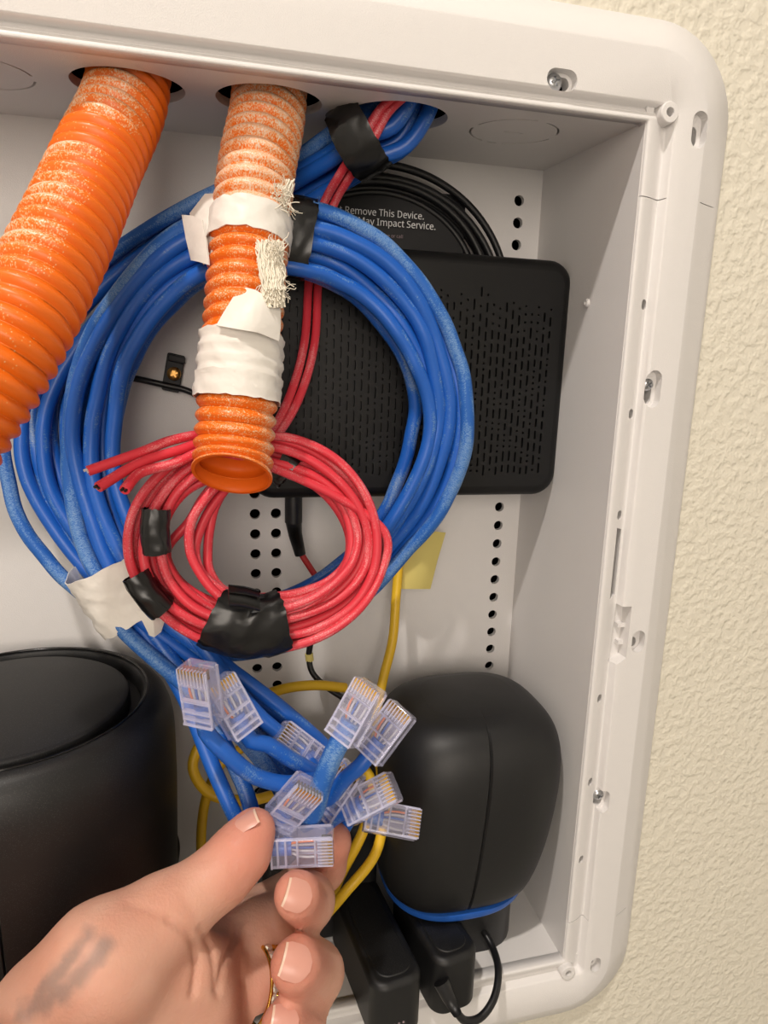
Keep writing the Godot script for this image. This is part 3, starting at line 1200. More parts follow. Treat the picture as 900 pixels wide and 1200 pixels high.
	obj("base_ring", m, M["blue plastic"], t, "blue base ring")
	m = Mb.new()
	slab(m, Transform3D(Basis(Vector3(1, 0, 0), -PI / 2), Vector3(c.x, FLOOR_Y, c.z)), 50, 44, 31, 18, 1, 1)
	obj("foot", m, M["black rubber"], t)


func _angles(seam: float, cnt: int) -> PackedFloat32Array:
	var o := PackedFloat32Array()
	for k in cnt:
		o.append(seam + TAU * k / cnt)
		if k == 0:
			o.append(seam + 0.008)
	o.append(seam + TAU - 0.008)
	return o


# ---------------------------------------------------------------- power adapters
func adapters() -> void:
	var bl: Material = M["black matte plastic"]
	for k in 2:
		var t := thing("power_adapter", ["larger black power adapter brick beside the hand, long sunken top panel", "smaller black power adapter brick under the rounded pod, cord looping out of its front"][k], "power adapter", [Vector3(-106, FLOOR_Y, 0), Vector3(-81, FLOOR_Y, -12)][k], "black power adapters")
		var m := Mb.new()
		var sz: Vector3 = [Vector3(23, 28, 62), Vector3(22, 28, 50)][k]
		var c: Vector3 = [Vector3(-98.5, FLOOR_Y + 0.2, -15), Vector3(-70.5, FLOOR_Y + 0.2, -15)][k]
		var x := Transform3D(Basis(Vector3(0, 1, 0), [0.12, 0.16][k]) * Basis(Vector3(1, 0, 0), -PI / 2), c)
		slab(m, x, sz.x, sz.z, sz.y, 7, 1.5, 3.0, 8, 5)
		obj("case", m, bl, t)
		m = Mb.new()
		slab(m, x * Transform3D(Basis(), Vector3(0, 0, sz.y - 1.0)), sz.x - 7, sz.z - 8, 1.5, 6, 0.2, 0.6, 8, 3)
		obj("top_panel", m, M["dusted black plastic"], t)
		if k == 0:
			m = Mb.new()
			for q in 3:
				lathe(m, Transform3D(Basis(), x * Vector3(-2 + q * 2.0, -sz.z / 2 - 0.1, 8)), [[0.5, -0.4], [0.5, 0.15]], 8)
			obj("contact_mark", m, M["grey print"], t)
	# cord of the smaller brick: strain relief, then a loop back under the pod
	var t := thing("power_lead", "thin black cord arching from the smaller adapter brick back under the pod", "cord", at(560, 1190, -4))
	var m := Mb.new()
	tube(m, pts([[517, 1150, 11], [525, 1168, 14], [536, 1188, 17]]), 3.0, 14, func(s, tt): return lerpf(3.5, 2.0, s / tt) + (0.25 if fmod(s, 2.4) < 1.2 and s > tt * 0.35 else 0.0))
	obj("strain_relief", m, M["black rubber"], t)
	m = Mb.new()
	tube(m, curve(pts([[534, 1185, 16.5], [545, 1196, 17], [562, 1193, 16], [578, 1172, 12], [584, 1140, 3], [577, 1110, -10], [562, 1086, -19], [545, 1074, -27], [528, 1070, -34], [505, 1070, -42]]), 2.0), 1.7, 12)
	obj("jacket", m, M["black rubber"], t)
	# coiled slack under the pod
	m = Mb.new()
	var sp := PackedVector3Array()
	for k in 60:
		var a := TAU * k / 18.0
		var c := at(545, 1060, -48)
		sp.append(Vector3(c.x + (19 + 1.8 * sin(k * 0.7)) * cos(a), FLOOR_Y + 2.4 + k * 0.18, c.z + (13 + k * 0.05) * sin(a)))
	tube(m, curve(sp, 2.5), 1.7, 10)
	tag(obj("coiled_cord", m, M["black rubber"]), "coil of black cord lying on the box floor behind the pod base", "cord")


# ---------------------------------------------------------------- cables
func hexgrid(k: int, d: float) -> Vector2:
	var s := [[-1.5, 1], [-0.5, 1], [0.5, 1], [1.5, 1], [-1, 0], [0, 0], [1, 0], [-1.5, -1], [-0.5, -1], [0.5, -1]]
	return Vector2(s[k][0] * d, s[k][1] * d * 0.87)


var plug_meshes := {}


func plug_build() -> void:
	# local frame: y from cable to tip, x across, z towards the contact face; origin at the rear edge
	var m := Mb.new()
	var up := Basis(Vector3(1, 0, 0), -PI / 2)  # slab z -> y
	slab(m, Transform3D(up, Vector3(0, 0, 0)), 11.7, 8.0, 9.0, 0.8, 0.5, 0.2, 3, 2)
	slab(m, Transform3D(up, Vector3(0, 9.0, 0.1)), 11.2, 7.6, 12.5, 0.9, 0.2, 1.0, 3, 2)
	plug_meshes.body = m
	m = Mb.new()
	for k in 9:  # comb between the contacts
		box(m, Vector3(-5.0 + k * 1.25 - 0.18, 16.0, 2.6), Vector3(-5.0 + k * 1.25 + 0.18, 21.2, 4.3))
	for y in [2.5, 5.2, 9.2, 15.2]:
		box(m, Vector3(-5.2, y - 0.35, 2.2), Vector3(5.2, y + 0.35, 3.9))
	for sx in [-5.3, 5.3]:  # pale strips that imitate light caught along the clear edges
		box(m, Vector3(sx - 0.35, 0.5, -3.4), Vector3(sx + 0.35, 20.6, -2.7))
		box(m, Vector3(sx - 0.35, 0.5, 3.0), Vector3(sx + 0.35, 20.6, 3.7))
	box(m, Vector3(-5.6, 0.0, 3.4), Vector3(5.6, 0.7, 4.1))
	box(m, Vector3(-5.6, 0.0, -4.1), Vector3(5.6, 0.7, -3.4))
	plug_meshes.ribs = m
	m = Mb.new()
	for k in 8:
		box(m, Vector3(-4.37 + k * 1.25 - 0.3, 17.4, 0.5), Vector3(-4.37 + k * 1.25 + 0.3, 20.9, 3.7))
		box(m, Vector3(-4.37 + k * 1.25 - 0.28, 19.6, 3.0), Vector3(-4.37 + k * 1.25 + 0.28, 21.0, 4.0))
	plug_meshes.contacts = m
	for q in [["orange", [1]], ["white", [2, 4, 6]], ["blue", [3]]]:
		m = Mb.new()
		for k in q[1]:
			var x0: float = -4.37 + k * 1.25
			tube(m, PackedVector3Array([Vector3(x0 * 0.5, 6.0, 0.6), Vector3(x0 * 0.9, 9.5, 1.4), Vector3(x0, 12, 1.6), Vector3(x0, 15.5, 1.6)]), 0.42, 6)
		plug_meshes["wire " + q[0]] = m
	m = Mb.new()
	var rows := []
	for q in [[18.5, -3.9, 0.9, 2.8], [16.5, -4.6, 0.9, 3.0], [11.0, -6.2, 0.8, 3.0], [5.0, -8.4, 0.8, 2.6], [0.5, -10.2, 0.8, 2.4]]:
		rows.append(PackedVector3Array([Vector3(-q[3], q[0], q[1]), Vector3(q[3], q[0], q[1]), Vector3(q[3], q[0], q[1] - q[2]), Vector3(-q[3], q[0], q[1] - q[2])]))
	skin(m, rows, true, true, 20)
	plug_meshes.latch = m
	for k in plug_meshes.keys():
		plug_meshes[k] = mesh_of(plug_meshes[k], Vector3.ZERO)


func plug(parent: Node3D, base: Vector3, tip: Vector3, face: Vector3) -> void:
	var y := (tip - base).normalized()
	var z := (face - y * face.dot(y)).normalized()
	var b := Basis(y.cross(z), y, z)
	var o := MeshInstance3D.new()
	o.name = "plug"
	o.mesh = plug_meshes.body
	o.set_surface_override_material(0, M["clear plastic"])
	o.set_meta("label", "clear modular plug")
	parent.add_child(o, true)
	o.transform = Transform3D(b, w(base) - gpos(parent))
	for q in [["ribs", "comb", "clear rib"], ["contacts", "contacts", "gold"], ["latch", "latch", "clear rib"], ["wire orange", "wire", "wire orange"], ["wire white", "wire", "wire white"], ["wire blue", "wire", "blue plastic"]]:
		var c := MeshInstance3D.new()
		c.name = q[1]
		c.mesh = plug_meshes[q[0]]
		c.set_surface_override_material(0, M[q[2]])
		o.add_child(c, true)


func blue_cables() -> void:
	plug_build()
	var d := 6.0
	var cl := PackedVector3Array([Vector3(-88, 70, -34), Vector3(-88, 30, -33), Vector3(-90, 5, -33)])
	cl.append_array(pts([[458, 148, -36], [425, 163, -40], [378, 192, -50], [320, 226, -60], [240, 262, -66], [150, 320, -69], [80, 395, -69], [42, 480, -67], [52, 570, -61], [95, 640, -53], [150, 692, -46], [215, 728, -44], [300, 733, -44], [380, 700, -42], [452, 636, -37], [500, 565, -31], [520, 480, -28], [498, 394, -27], [452, 327, -27], [398, 290, -27], [347, 278, -27], [280, 281, -30], [215, 305, -35], [150, 372, -41], [113, 450, -45], [104, 530, -44], [118, 610, -38], [150, 680, -28], [176, 728, -22]]))
	var mid := curve(cl, 5.0)
	var fr := []
	for k in mid.size():
		var tt := (mid[mini(k + 1, mid.size() - 1)] - mid[maxi(k - 1, 0)]).normalized()
		var bb := Vector3(0, 0, 1) - tt * tt.z
		bb = bb.normalized()
		fr.append([tt.cross(bb), bb])
	var nz := FastNoiseLite.new()
	nz.frequency = 0.004
	# where each cable leaves the bundle, and its plug: waypoints, plug rear, plug tip, facing
	var toward := (CAM_AT - at(380, 900, 15)).normalized()
	var up := Vector3(0, 1, 0)
	var ends := [
		{"way": [[300, 835, -2], [352, 880, 4], [368, 905, 12], [345, 918, 19], [300, 910, 22], [262, 880, 23]], "rear": [240, 845, 22], "tip": [230, 772, 24], "face": toward + Vector3(-0.45, 0.1, 0), "mat": 1, "say": "blue network cable whose clear plug stands upright at the far left of the bunch"},
		{"way": [[330, 830, -8], [385, 880, -3], [396, 900, 5], [378, 908, 11], [345, 892, 14], [312, 872, 15]], "rear": [288, 857, 15], "tip": [259, 805, 12], "face": toward + Vector3(0.5, -0.2, 0), "mat": 1, "say": "blue network cable with a plug half hidden beside the upright left plug"},
		{"way": [[340, 850, -14], [400, 900, -10], [402, 918, -3], [390, 910, 3]], "rear": [376, 897, 6], "tip": [338, 868, 4], "face": toward + Vector3(0, 0.3, 0), "mat": 0, "say": "blue network cable with a plug buried between the other blue cables"},
		{"way": [[270, 850, 2], [335, 930, 12], [352, 968, 20], [366, 955, 26], [378, 915, 28]], "rear": [400, 866, 28], "tip": [437, 800, 26], "face": toward + Vector3(-0.5, 0.2, 0), "mat": 3, "say": "frosted blue network cable rising to the topmost right plug"},
		{"way": [[330, 840, -18], [385, 925, -6], [380, 955, 5], [386, 938, 14], [405, 912, 18]], "rear": [431, 886, 20], "tip": [472, 832, 18], "face": toward + Vector3(-0.3, 0.3, 0), "mat": 1, "say": "blue network cable with a tilted plug just below the topmost right plug"},
		{"way": [[240, 830, -6], [285, 920, 8], [305, 975, 18], [318, 982, 22]], "rear": [325, 962, 24], "tip": [363, 920, 30], "face": toward + Vector3(0.5, 0.1, 0), "mat": 2, "say": "blue network cable with a plug slanting up right above the thumb tip"},
		{"way": [[215, 815, -8], [252, 905, 6], [285, 975, 16], [300, 996, 24]], "rear": [318, 993, 30], "tip": [386, 990, 34], "face": toward + Vector3(0, -0.55, 0), "mat": 0, "say": "blue network cable with a plug lying level at the fingertips"},
		{"way": [[280, 840, -10], [350, 920, 2], [362, 965, 8], [368, 968, 10]], "rear": [378, 952, 12], "tip": [408, 908, 14], "face": toward + Vector3(-0.2, 0.2, 0), "mat": 2, "say": "blue network cable with a plug mostly hidden behind the frosted cable"},
		{"way": [[260, 830, -14], [330, 930, 0], [345, 985, 10], [370, 975, 13]], "rear": [406, 950, 16], "tip": [470, 917, 22], "face": toward + Vector3(0.1, 0.3, 0), "mat": 1, "say": "blue network cable with a plug pointing right above the lowest right plug"},
		{"way": [[300, 850, -20], [350, 950, -6], [365, 995, 4], [395, 980, 8]], "rear": [428, 955, 10], "tip": [496, 968, 16], "face": toward + Vector3(0.3, 0.1, 0), "mat": 2, "say": "blue network cable with the lowest right plug pointing away from the hand"}]
	for k in 10:
		var h := hexgrid(k, d)
		var p := PackedVector3Array()
		for q in range(0, mid.size(), 2):
			var f := float(q) / mid.size()
			var wave := Vector2(nz.get_noise_2d(q * 5.0, k * 90.0), nz.get_noise_2d(q * 5.0, k * 90.0 + 4000)) * 6.0
			# the first turn on the left side lies flatter and wider
			var wide := 1.0 + 0.25 * smoothstep(0.14, 0.22, f) * (1.0 - smoothstep(0.36, 0.42, f))
			var off := Vector2(h.x * wide, h.y) + wave
			p.append(mid[q] + fr[q][0] * off.x + fr[q][1] * off.y)
		var e: Dictionary = ends[k]
		p.append_array(pts(e.way))
		var rear := at(e.rear[0], e.rear[1], e.rear[2])
		var tip := at(e.tip[0], e.tip[1], e.tip[2])
		var y := (tip - rear).normalized()
		p.append(rear - y * 4.0)
		p.append(rear + y * 2.0)
		p.append(rear + y * 7.0)
		var m := Mb.new()
		var fat := func(q, tt): return 2.9 + (0.8 * smoothstep(60.0, 30.0, tt - q) if k == 3 else 0.0)
		tube(m, curve(p, 3.2), 2.9, 12, fat)
		var t := thing("network_cable", e.say, "cable", rear, "blue network cables in the coil")
		obj("jacket", m, M["blue jacket %d" % e.mat] if e.mat < 3 else M["blue frosted jacket"], t)
		plug(t, rear, rear + y, e.face)
	# tapes round the bundle
	var bt: Material = M["black tape"]
	var m := Mb.new()
	sleeve(m, curve(pts([[438, 153, -34], [424, 163, -36], [409, 173, -39]]), 2.5), 13.4, 16.0, 0.4, 1.0, 3)
	tag(obj("black_tape", m, bt), "black tape wrapped round the blue and red cables just below the top hole", "tape")
	m = Mb.new()
	sleeve(m, curve(pts([[363, 283, -27], [347, 279, -27], [332, 278, -27]]), 2.5), 14.3, 9.5, 0.4, 1.0, 4)
	tag(obj("black_tape", m, bt), "black tape round the top of the blue coil, right behind the taped conduit", "tape")
	var t := thing("white_tape", "broad white tape holding the lower left of the blue coil, torn tail hanging", "tape", at(160, 740, -40))
	m = Mb.new()
	var wp := curve(pts([[128, 650, -37], [150, 684, -37], [172, 716, -35]]), 2.5)
	sleeve(m, wp, 17.5, 20.0, 0.4, 1.3, 6)
	obj("band", m, M["white tape"], t)
	m = Mb.new()
	sheet(m, [pts([[160, 716, -10], [168, 728, -8], [176, 744, -8]]), pts([[174, 716, -8], [180, 730, -5], [181, 746, -6]]), pts([[190, 714, -10], [192, 728, -8], [188, 740, -8]])], 0.4)
	obj("tail", m, M["white tape"], t)


func red_cables() -> void:
	var zc := -12.0
	for j in 3:
		var j1 := [0, 1, 0][j] as int
		var j2 := [0.0, 0.0, 4.0][j] as float
		var p := PackedVector3Array([Vector3(-91 + j * 2, 70, -22), Vector3(-91 + j * 2, 30, -22), Vector3(-92 + j * 2, 5, -22)])
		p.append_array(pts([[446 + j1 * 9, 128 + j1 * 3, -25 - j2], [424 + j1 * 12, 165, -27 - j2], [398 + j1 * 13, 205, -36 - j2], [379 + j1 * 12, 240, -47 - j2], [368 + j1 * 11, 285, -51 - j2], [362 + j1 * 11, 330, -48 - j2], [357 + j1 * 12, 400, -40 - j2], [343 + j1 * 12, 455, -31 - j2], [322 + j1 * 10, 500, -24 - j2]]))
		var turns := 4
		var first := 1.0  # start angle at the top left behind the conduit end
		var steps := 16
		for k in range(2, turns * steps - 3):
			var turn := float(k) / steps
			var a := TAU * turn + PI / 2 + 0.1  # anticlockwise in the photograph: top, left, bottom, right
			var tt := (turn * 3 + j) / 12.0
			tt = clampf(tt + 0.04 * sin(k * 1.3 + j * 2.0), 0.0, 1.0)
			var rx := lerpf(98, 150, tt) if cos(a) > 0 else (lerpf(56, 88, tt / 0.32) if tt < 0.32 else lerpf(106, 152, (tt - 0.32) / 0.68))
			var ry := lerpf(76, 133, tt) if sin(a) > 0 else lerpf(56, 124, tt)
			var u := 302 + rx * cos(a)
			var v := 638 - ry * sin(a)
			p.append(at(u, v, zc + j * 3.6 + 1.0 * sin(k * 0.9 + j * 3.0) - 5.0 * sin(a)))
		p.append_array(pts([[250, 512 + j * 8, zc + 4.1 * j - 2], [205, 515 + j * 14, zc + 4.0 * j + 4], [165, 530 + j * 12, zc + 3 * j + 10]]))
		p.append_array(pts([[[103, 552, 4]], [[115, 571, 12]], [[146, 574, 14]]][j]))
		var m := Mb.new()
		tube(m, curve(p, 2.6), 1.72, 10)
		var t := thing("red_cable", ["red cable whose loose end reaches farthest left", "red cable whose loose end lies lowest, under the farthest left end", "red cable with the shortest loose end beside the coil"][j], "cable", p[p.size() - 1], "thin red cables in the small coil")
		obj("jacket", m, M["red jacket %d" % (0 if j == 2 else 1)], t)
		m = Mb.new()
		var e := p[p.size() - 1]
		var dir := (e - p[p.size() - 2]).normalized()
		for q in 2:
			var o := Vector3(0.5 - q, 0.4 * q, 0.3)
			tube(m, PackedVector3Array([e - dir + o, e + dir * 0.8 + o]), 0.5, 6)
		obj("wire_end", m, M["wire white"] if j == 0 else M["black rubber"], t)
	var bt: Material = M["black tape"]
	var t := thing("black_tape", "large glossy black tape wrap round the bottom of the red coil, curled end", "tape", at(290, 770, 0))
	var m := Mb.new()
	sleeve(m, curve(pts([[332, 727, -1], [310, 733, 0], [285, 734, 0], [262, 728, 0], [249, 722, -1]]), 2.5), 11.3, 8.5, 0.4, 1.3, 21)
	obj("band", m, bt, t)
	m = Mb.new()
	var roll := []
	for k in 14:
		var a := k * 0.55
		var rr := 2.6 + 0.13 * k
		var o := at(268, 699, 15)
		var o2 := at(304, 705, 14)
		roll.append(PackedVector3Array([o + Vector3(0, rr * cos(a), rr * sin(a)), o.lerp(o2, 0.5) + Vector3(0, rr * cos(a) + 0.4, rr * sin(a)), o2 + Vector3(0, rr * cos(a), rr * sin(a))]))
	sheet(m, roll, 0.3)
	obj("curled_end", m, bt, t)
	m = Mb.new()
	sleeve(m, curve(pts([[183, 596, -4], [182, 622, -3], [184, 646, -3]]), 2.0), 4.8, 5.5, 0.35, 0.8, 22)
	tag(obj("black_tape", m, bt), "short black tape piece on two inner strands at the left of the red coil", "tape")
	m = Mb.new()
	sleeve(m, curve(pts([[160, 672, -4], [172, 692, -3], [190, 712, -3]]), 2.0), 4.9, 8.0, 0.35, 0.7, 23)
	tag(obj("black_tape", m, bt), "black tape on the outer strands at the lower left of the red coil", "tape")
	m = Mb.new()
	sleeve(m, curve(pts([[322, 541, -12], [331, 548, -12], [340, 556, -11]]), 2.0), 6.5, 4.0, 0.35, 0.9, 24)
	tag(obj("black_tape", m, bt), "black tape round the red coil beside the open conduit end", "tape")


func yellow_cables() -> void:
	var ym: Material = M["yellow jacket"]
	var lists := [
		[[[470, 600, -78], [468, 650, -74], [464, 700, -68], [460, 750, -62], [448, 800, -55], [440, 850, -48], [446, 905, -36], [450, 950, -26], [440, 1000, -16], [405, 1045, -10], [370, 1085, -12], [340, 1120, -30]], "yellow cable dropping from the yellow tag down to the hand"],
		[[[405, 806, -60], [370, 803, -58], [330, 808, -56], [275, 832, -54], [236, 870, -50], [226, 900, -46], [246, 930, -42], [290, 938, -38], [340, 925, -38], [390, 905, -40], [425, 900, -36], [438, 930, -28], [425, 975, -20], [402, 1020, -18], [378, 1070, -24], [340, 1130, -40]], "yellow cable making a loop to the left of the plugs"],
		[[[305, 865, -66], [262, 892, -62], [243, 930, -58], [236, 975, -56], [238, 1020, -56], [250, 1080, -60]], "short yellow cable running down behind the thumb"]]
	for q in lists:
		var m := Mb.new()
		tube(m, curve(pts(q[0]), 2.6), 2.35, 12)
		tag(obj("yellow_cable", m, ym), q[1], "cable", "yellow network cables")
	var m := Mb.new()
	sheet(m, [pts([[478, 622, -74], [478, 655, -74], [466, 690, -74]]), pts([[500, 622, -71], [496, 655, -70], [486, 690, -71]]), pts([[522, 624, -74], [512, 655, -73], [504, 690, -74]])], 0.3)
	tag(obj("paper_tag", m, M["yellow paper"]), "pale yellow paper tag behind the blue coil under the router", "tag")


func small_things() -> void:
	# coil of black cable standing behind the router
	var m := Mb.new()
	var c := at(446, 345, -74)
	var p := PackedVector3Array()
	for k in 16 * 6:
		var a := TAU * k / 16.0 + PI
		var lay := k / 16
		var rr := 49.5 - (lay % 3) * 3.4 + 0.8 * sin(k * 0.6)
		if lay == 5:
			rr = 54.0
		p.append(c + Vector3(rr * 1.13 * cos(a), rr * sin(a), -4.0 + (lay / 3) * 4.0 + sin(k * 0.4)))
	tube(m, curve(p, 3.0), 1.75, 8)
	tag(obj("black_cable", m, M["black rubber"]), "coil of thin black cable arching up behind the router", "cable")
	# strap with brass screw and thin lead on the back panel
	var t := thing("mounting_strap", "small black strap screwed to the back panel inside the blue coil", "strap", at(203, 460, -85))
	m = Mb.new()
	var x := Transform3D(Basis(Vector3(0, 0, 1), -0.2), at(203, 437, -83.5) - Vector3(0, 0, 3.0))
	slab(m, x, 7.6, 16.5, 2.2, 0.8, 0.3, 0.4, 3, 2)
	slab(m, x * Transform3D(Basis(), Vector3(0.4, 6.2, 0)), 7.4, 3.2, 3.6, 0.8, 0.3, 0.6, 3, 2)
	obj("strap_loop", m, M["label black"], t)
	screw(t, at(204, 438, -84) + Vector3(0, 0, 0.4), 3.0, M["brass"], Basis(Vector3(0, 0, 1), 0.4))
	m = Mb.new()
	tube(m, curve(pts([[70, 436, -84], [120, 438, -84], [160, 444, -84], [196, 452, -84], [220, 458, -84], [240, 470, -82], [262, 500, -80], [275, 540, -80]]), 2.5), 1.4, 8)
	tag(obj("black_lead", m, M["black rubber"]), "thin black lead running under the screwed strap", "cable")
	# power plug under the router
	t = thing("power_plug", "black barrel power plug under the router with a red lead", "plug", at(350, 680, -68))
	m = Mb.new()
	tube(m, pts([[344, 578, -68], [344, 612, -68]]), 4.0, 16)
	tube(m, pts([[344, 610, -68], [346, 626, -68], [352, 650, -68]]), 3.6, 16, func(s, tt): return lerpf(3.8, 2.2, s / tt) + (0.35 if fmod(s, 2.6) < 1.3 and s > 4 else 0.0))
	obj("barrel", m, M["black rubber"], t)
	m = Mb.new()
	tube(m, curve(pts([[351, 646, -68], [360, 660, -67], [372, 678, -66], [392, 705, -66]]), 2.0), 1.5, 10)
	obj("lead", m, M["red wire"], t)
	m = Mb.new()
	tube(m, curve(pts([[366, 745, -74], [362, 768, -74], [366, 788, -72], [384, 806, -68], [402, 818, -64], [425, 835, -60]]), 2.0), 1.5, 10)
	var o := obj("black_wire", m, M["black rubber"])
	tag(o, "thin black wire with a cream collar hanging below the red coil", "wire")
	m = Mb.new()
	tube(m, pts([[362, 766, -74], [363, 774, -74]]), 2.0, 12)
	obj("collar", m, M["yellow paper"], o, "cream collar")
	m = Mb.new()
	tube(m, curve(pts([[199, 968, -58], [206, 990, -57], [204, 1015, -57], [200, 1045, -58], [205, 1085, -60], [230, 1120, -64]]), 2.0), 1.9, 10)
	tag(obj("black_lead", m, M["black rubber"]), "black lead hanging beside the tall round tower", "cable")
	# black block for the dark device behind the hand and adapters
	t = thing("black_block", "black block standing on the box floor behind the hand and adapters", "power strip", at(405, 1100, -50))
	m = Mb.new()
	slab(m, Transform3D(Basis(Vector3(1, 0, 0), -PI / 2), Vector3(-118, FLOOR_Y, -63)), 56, 44, 60, 5, 1.5, 3)
	obj("case", m, M["black matte plastic"], t)


# ---------------------------------------------------------------- hand
func nail(parent: Node3D, p: Vector3, along: Vector3, out: Vector3, wd: float, ln: float, rad: float) -> void:
	along = (along - out * along.dot(out)).normalized()
	var side := along.cross(out)
	for part in 2:
		var m := Mb.new()
		var rows := []
		for j in 9:
			var f := j / 8.0
			var y := lerpf(-ln / 2, ln / 2 - 0.5, f) if part == 0 else lerpf(ln / 2 - 0.6, ln / 2 + 0.1, f)
			var yy := (y + ln / 2) / ln
			var half := wd / 2 * (1.0 - pow(absf(clampf(1.0 - yy * 2.2, 0, 1)), 2.4) * 0.75) * (1.0 - 0.12 * smoothstep(0.8, 1.0, yy))
			var r := PackedVector3Array()
			for k in 9:
				var xx := lerpf(-half, half, k / 8.0)
				var drop := rad - sqrt(maxf(rad * rad - xx * xx, 0.0))
				var sag := 0.028 * pow(maxf(y + ln * 0.1, 0), 2) + 0.03 * pow(maxf(-y - ln * 0.2, 0), 2)
				r.append(p + side * xx + along * y + out * (-drop - sag + (0.06 if part else 0.0)))
			rows.append(r)
		sheet(m, rows, -0.45)
		obj("fingernail" if part == 0 else "nail_edge", m, M["nail"] if part == 0 else M["nail edge"], parent)


func hand() -> void:
	# bones: [from, r, to, r] measured off the photograph
	var b := []
	var chain := func(l: Array) -> void:
		for k in l.size() - 1:
			b.append([at(l[k][0], l[k][1], l[k][2]), l[k][3], at(l[k + 1][0], l[k + 1][1], l[k + 1][2]), l[k + 1][3]])
	# thumb
	chain.call([[70, 1190, 52, 20.0], [125, 1130, 52, 18.0], [188, 1078, 44, 12.6], [258, 1026, 37, 9.4], [284, 996, 34, 9.0], [298, 972, 31, 7.0]])
	# index, middle, ring, little finger
	chain.call([[225, 1100, 8, 11.0], [325, 1062, 2, 9.4], [378, 1016, 6, 8.3], [389, 986, 12, 7.7]])
	chain.call([[240, 1118, 20, 12.0], [300, 1090, 16, 10.4], [344, 1072, 10, 9.4], [361, 1056, 28, 8.7], [348, 1049, 43, 7.8]])
	chain.call([[245, 1160, 30, 12.0], [308, 1153, 29, 9.6], [354, 1156, 20, 9.4], [369, 1140, 35, 9.5], [347, 1131, 51, 8.5]])
	chain.call([[245, 1208, 36, 11.0], [300, 1212, 32, 9.4], [350, 1222, 28, 8.5], [364, 1212, 44, 8.2], [332, 1203, 56, 7.4]])
	# palm and wrist
	chain.call([[60, 1225, 48, 20.0], [150, 1150, 34, 19.0], [225, 1105, 16, 13.0]])
	chain.call([[60, 1225, 48, 20.0], [160, 1180, 36, 18.0], [235, 1135, 20, 13.0]])
	chain.call([[70, 1240, 48, 20.0], [170, 1210, 40, 17.0], [242, 1175, 26, 13.0]])
	chain.call([[80, 1260, 48, 20.0], [180, 1240, 44, 16.0], [245, 1218, 34, 12.0]])
	chain.call([[150, 1150, 50, 15.5], [215, 1140, 44, 13.0], [256, 1130, 32, 9.0]])
	chain.call([[165, 1195, 52, 15.5], [225, 1180, 46, 13.0], [254, 1182, 38, 9.0]])
	chain.call([[180, 1240, 54, 15.0], [235, 1230, 50, 12.0], [268, 1225, 44, 9.0]])
	chain.call([[60, 1225, 50, 21.0], [-20, 1310, 70, 24.0], [-160, 1470, 110, 32.0]])
	var lo := Vector3(INF, INF, INF)
	var hi := -lo
	for q in b:
		for e in [0, 2]:
			var r: float = q[e + 1] + 4.0
			lo = lo.min(q[e] - Vector3.ONE * r)
			hi = hi.max(q[e] + Vector3.ONE * r)
	var h := 1.5
	lo.y = maxf(lo.y, at(0, 1330, 60).y)
	var n := Vector3i(((hi - lo) / h).ceil()) + Vector3i.ONE
	var field := PackedFloat32Array()
	field.resize(n.x * n.y * n.z)
	var kk := 0.55
	for q in b:
		var pa: Vector3 = q[0]
		var pb: Vector3 = q[2]
		var ra: float = q[1]
		var rb: float = q[3]
		var ext := 9.0
		var l0 := (pa - Vector3.ONE * (ra + ext)).min(pb - Vector3.ONE * (rb + ext))
		var h0 := (pa + Vector3.ONE * (ra + ext)).max(pb + Vector3.ONE * (rb + ext))
		var i0 := Vector3i(((l0 - lo) / h).floor()).clamp(Vector3i.ZERO, n - Vector3i.ONE)
		var i1 := Vector3i(((h0 - lo) / h).ceil()).clamp(Vector3i.ZERO, n - Vector3i.ONE)
		var ab := pb - pa
		var inv := 1.0 / ab.length_squared()
		for z in range(i0.z, i1.z + 1):
			for y in range(i0.y, i1.y + 1):
				var row := (z * n.y + y) * n.x
				for x in range(i0.x, i1.x + 1):
					var pp := lo + Vector3(x, y, z) * h - pa
					var t := clampf(pp.dot(ab) * inv, 0.0, 1.0)
					var dd := (pp - ab * t).length() - ra - (rb - ra) * t
					if dd < ext:
						field[row + x] += exp(-kk * dd)
	# surface nets on field = 1
	var index := {}
	var vs := PackedVector3Array()
	var corner := [0, 1, n.x, n.x + 1, n.x * n.y, n.x * n.y + 1, n.x * n.y + n.x, n.x * n.y + n.x + 1]
	var cpos := [Vector3(0, 0, 0), Vector3(1, 0, 0), Vector3(0, 1, 0), Vector3(1, 1, 0), Vector3(0, 0, 1), Vector3(1, 0, 1), Vector3(0, 1, 1), Vector3(1, 1, 1)]
	var edges := [[0, 1], [2, 3], [4, 5], [6, 7], [0, 2], [1, 3], [4, 6], [5, 7], [0, 4], [1, 5], [2, 6], [3, 7]]
	var lv := func(f: float) -> float: return -log(maxf(f, 1e-6)) / kk
	var tris := PackedInt32Array()
	for z in n.z - 1:
		for y in n.y - 1:
			var row := (z * n.y + y) * n.x
			for x in n.x - 1:
				var id := row + x
				var c := 0
				for k in 8:
					if field[id + corner[k]] > 1.0:
						c += 1
				if c == 0 or c == 8:
					continue
				var s := Vector3.ZERO
				var cnt := 0
				for e in edges:
					var fa := field[id + corner[e[0]]]
					var fb := field[id + corner[e[1]]]
					if (fa > 1.0) != (fb > 1.0):
						var da: float = lv.call(fa)
						var db: float = lv.call(fb)
						s += cpos[e[0]].lerp(cpos[e[1]], da / (da - db))
						cnt += 1
				index[id] = vs.size()
				vs.append(lo + (Vector3(x, y, z) + s / cnt) * h)
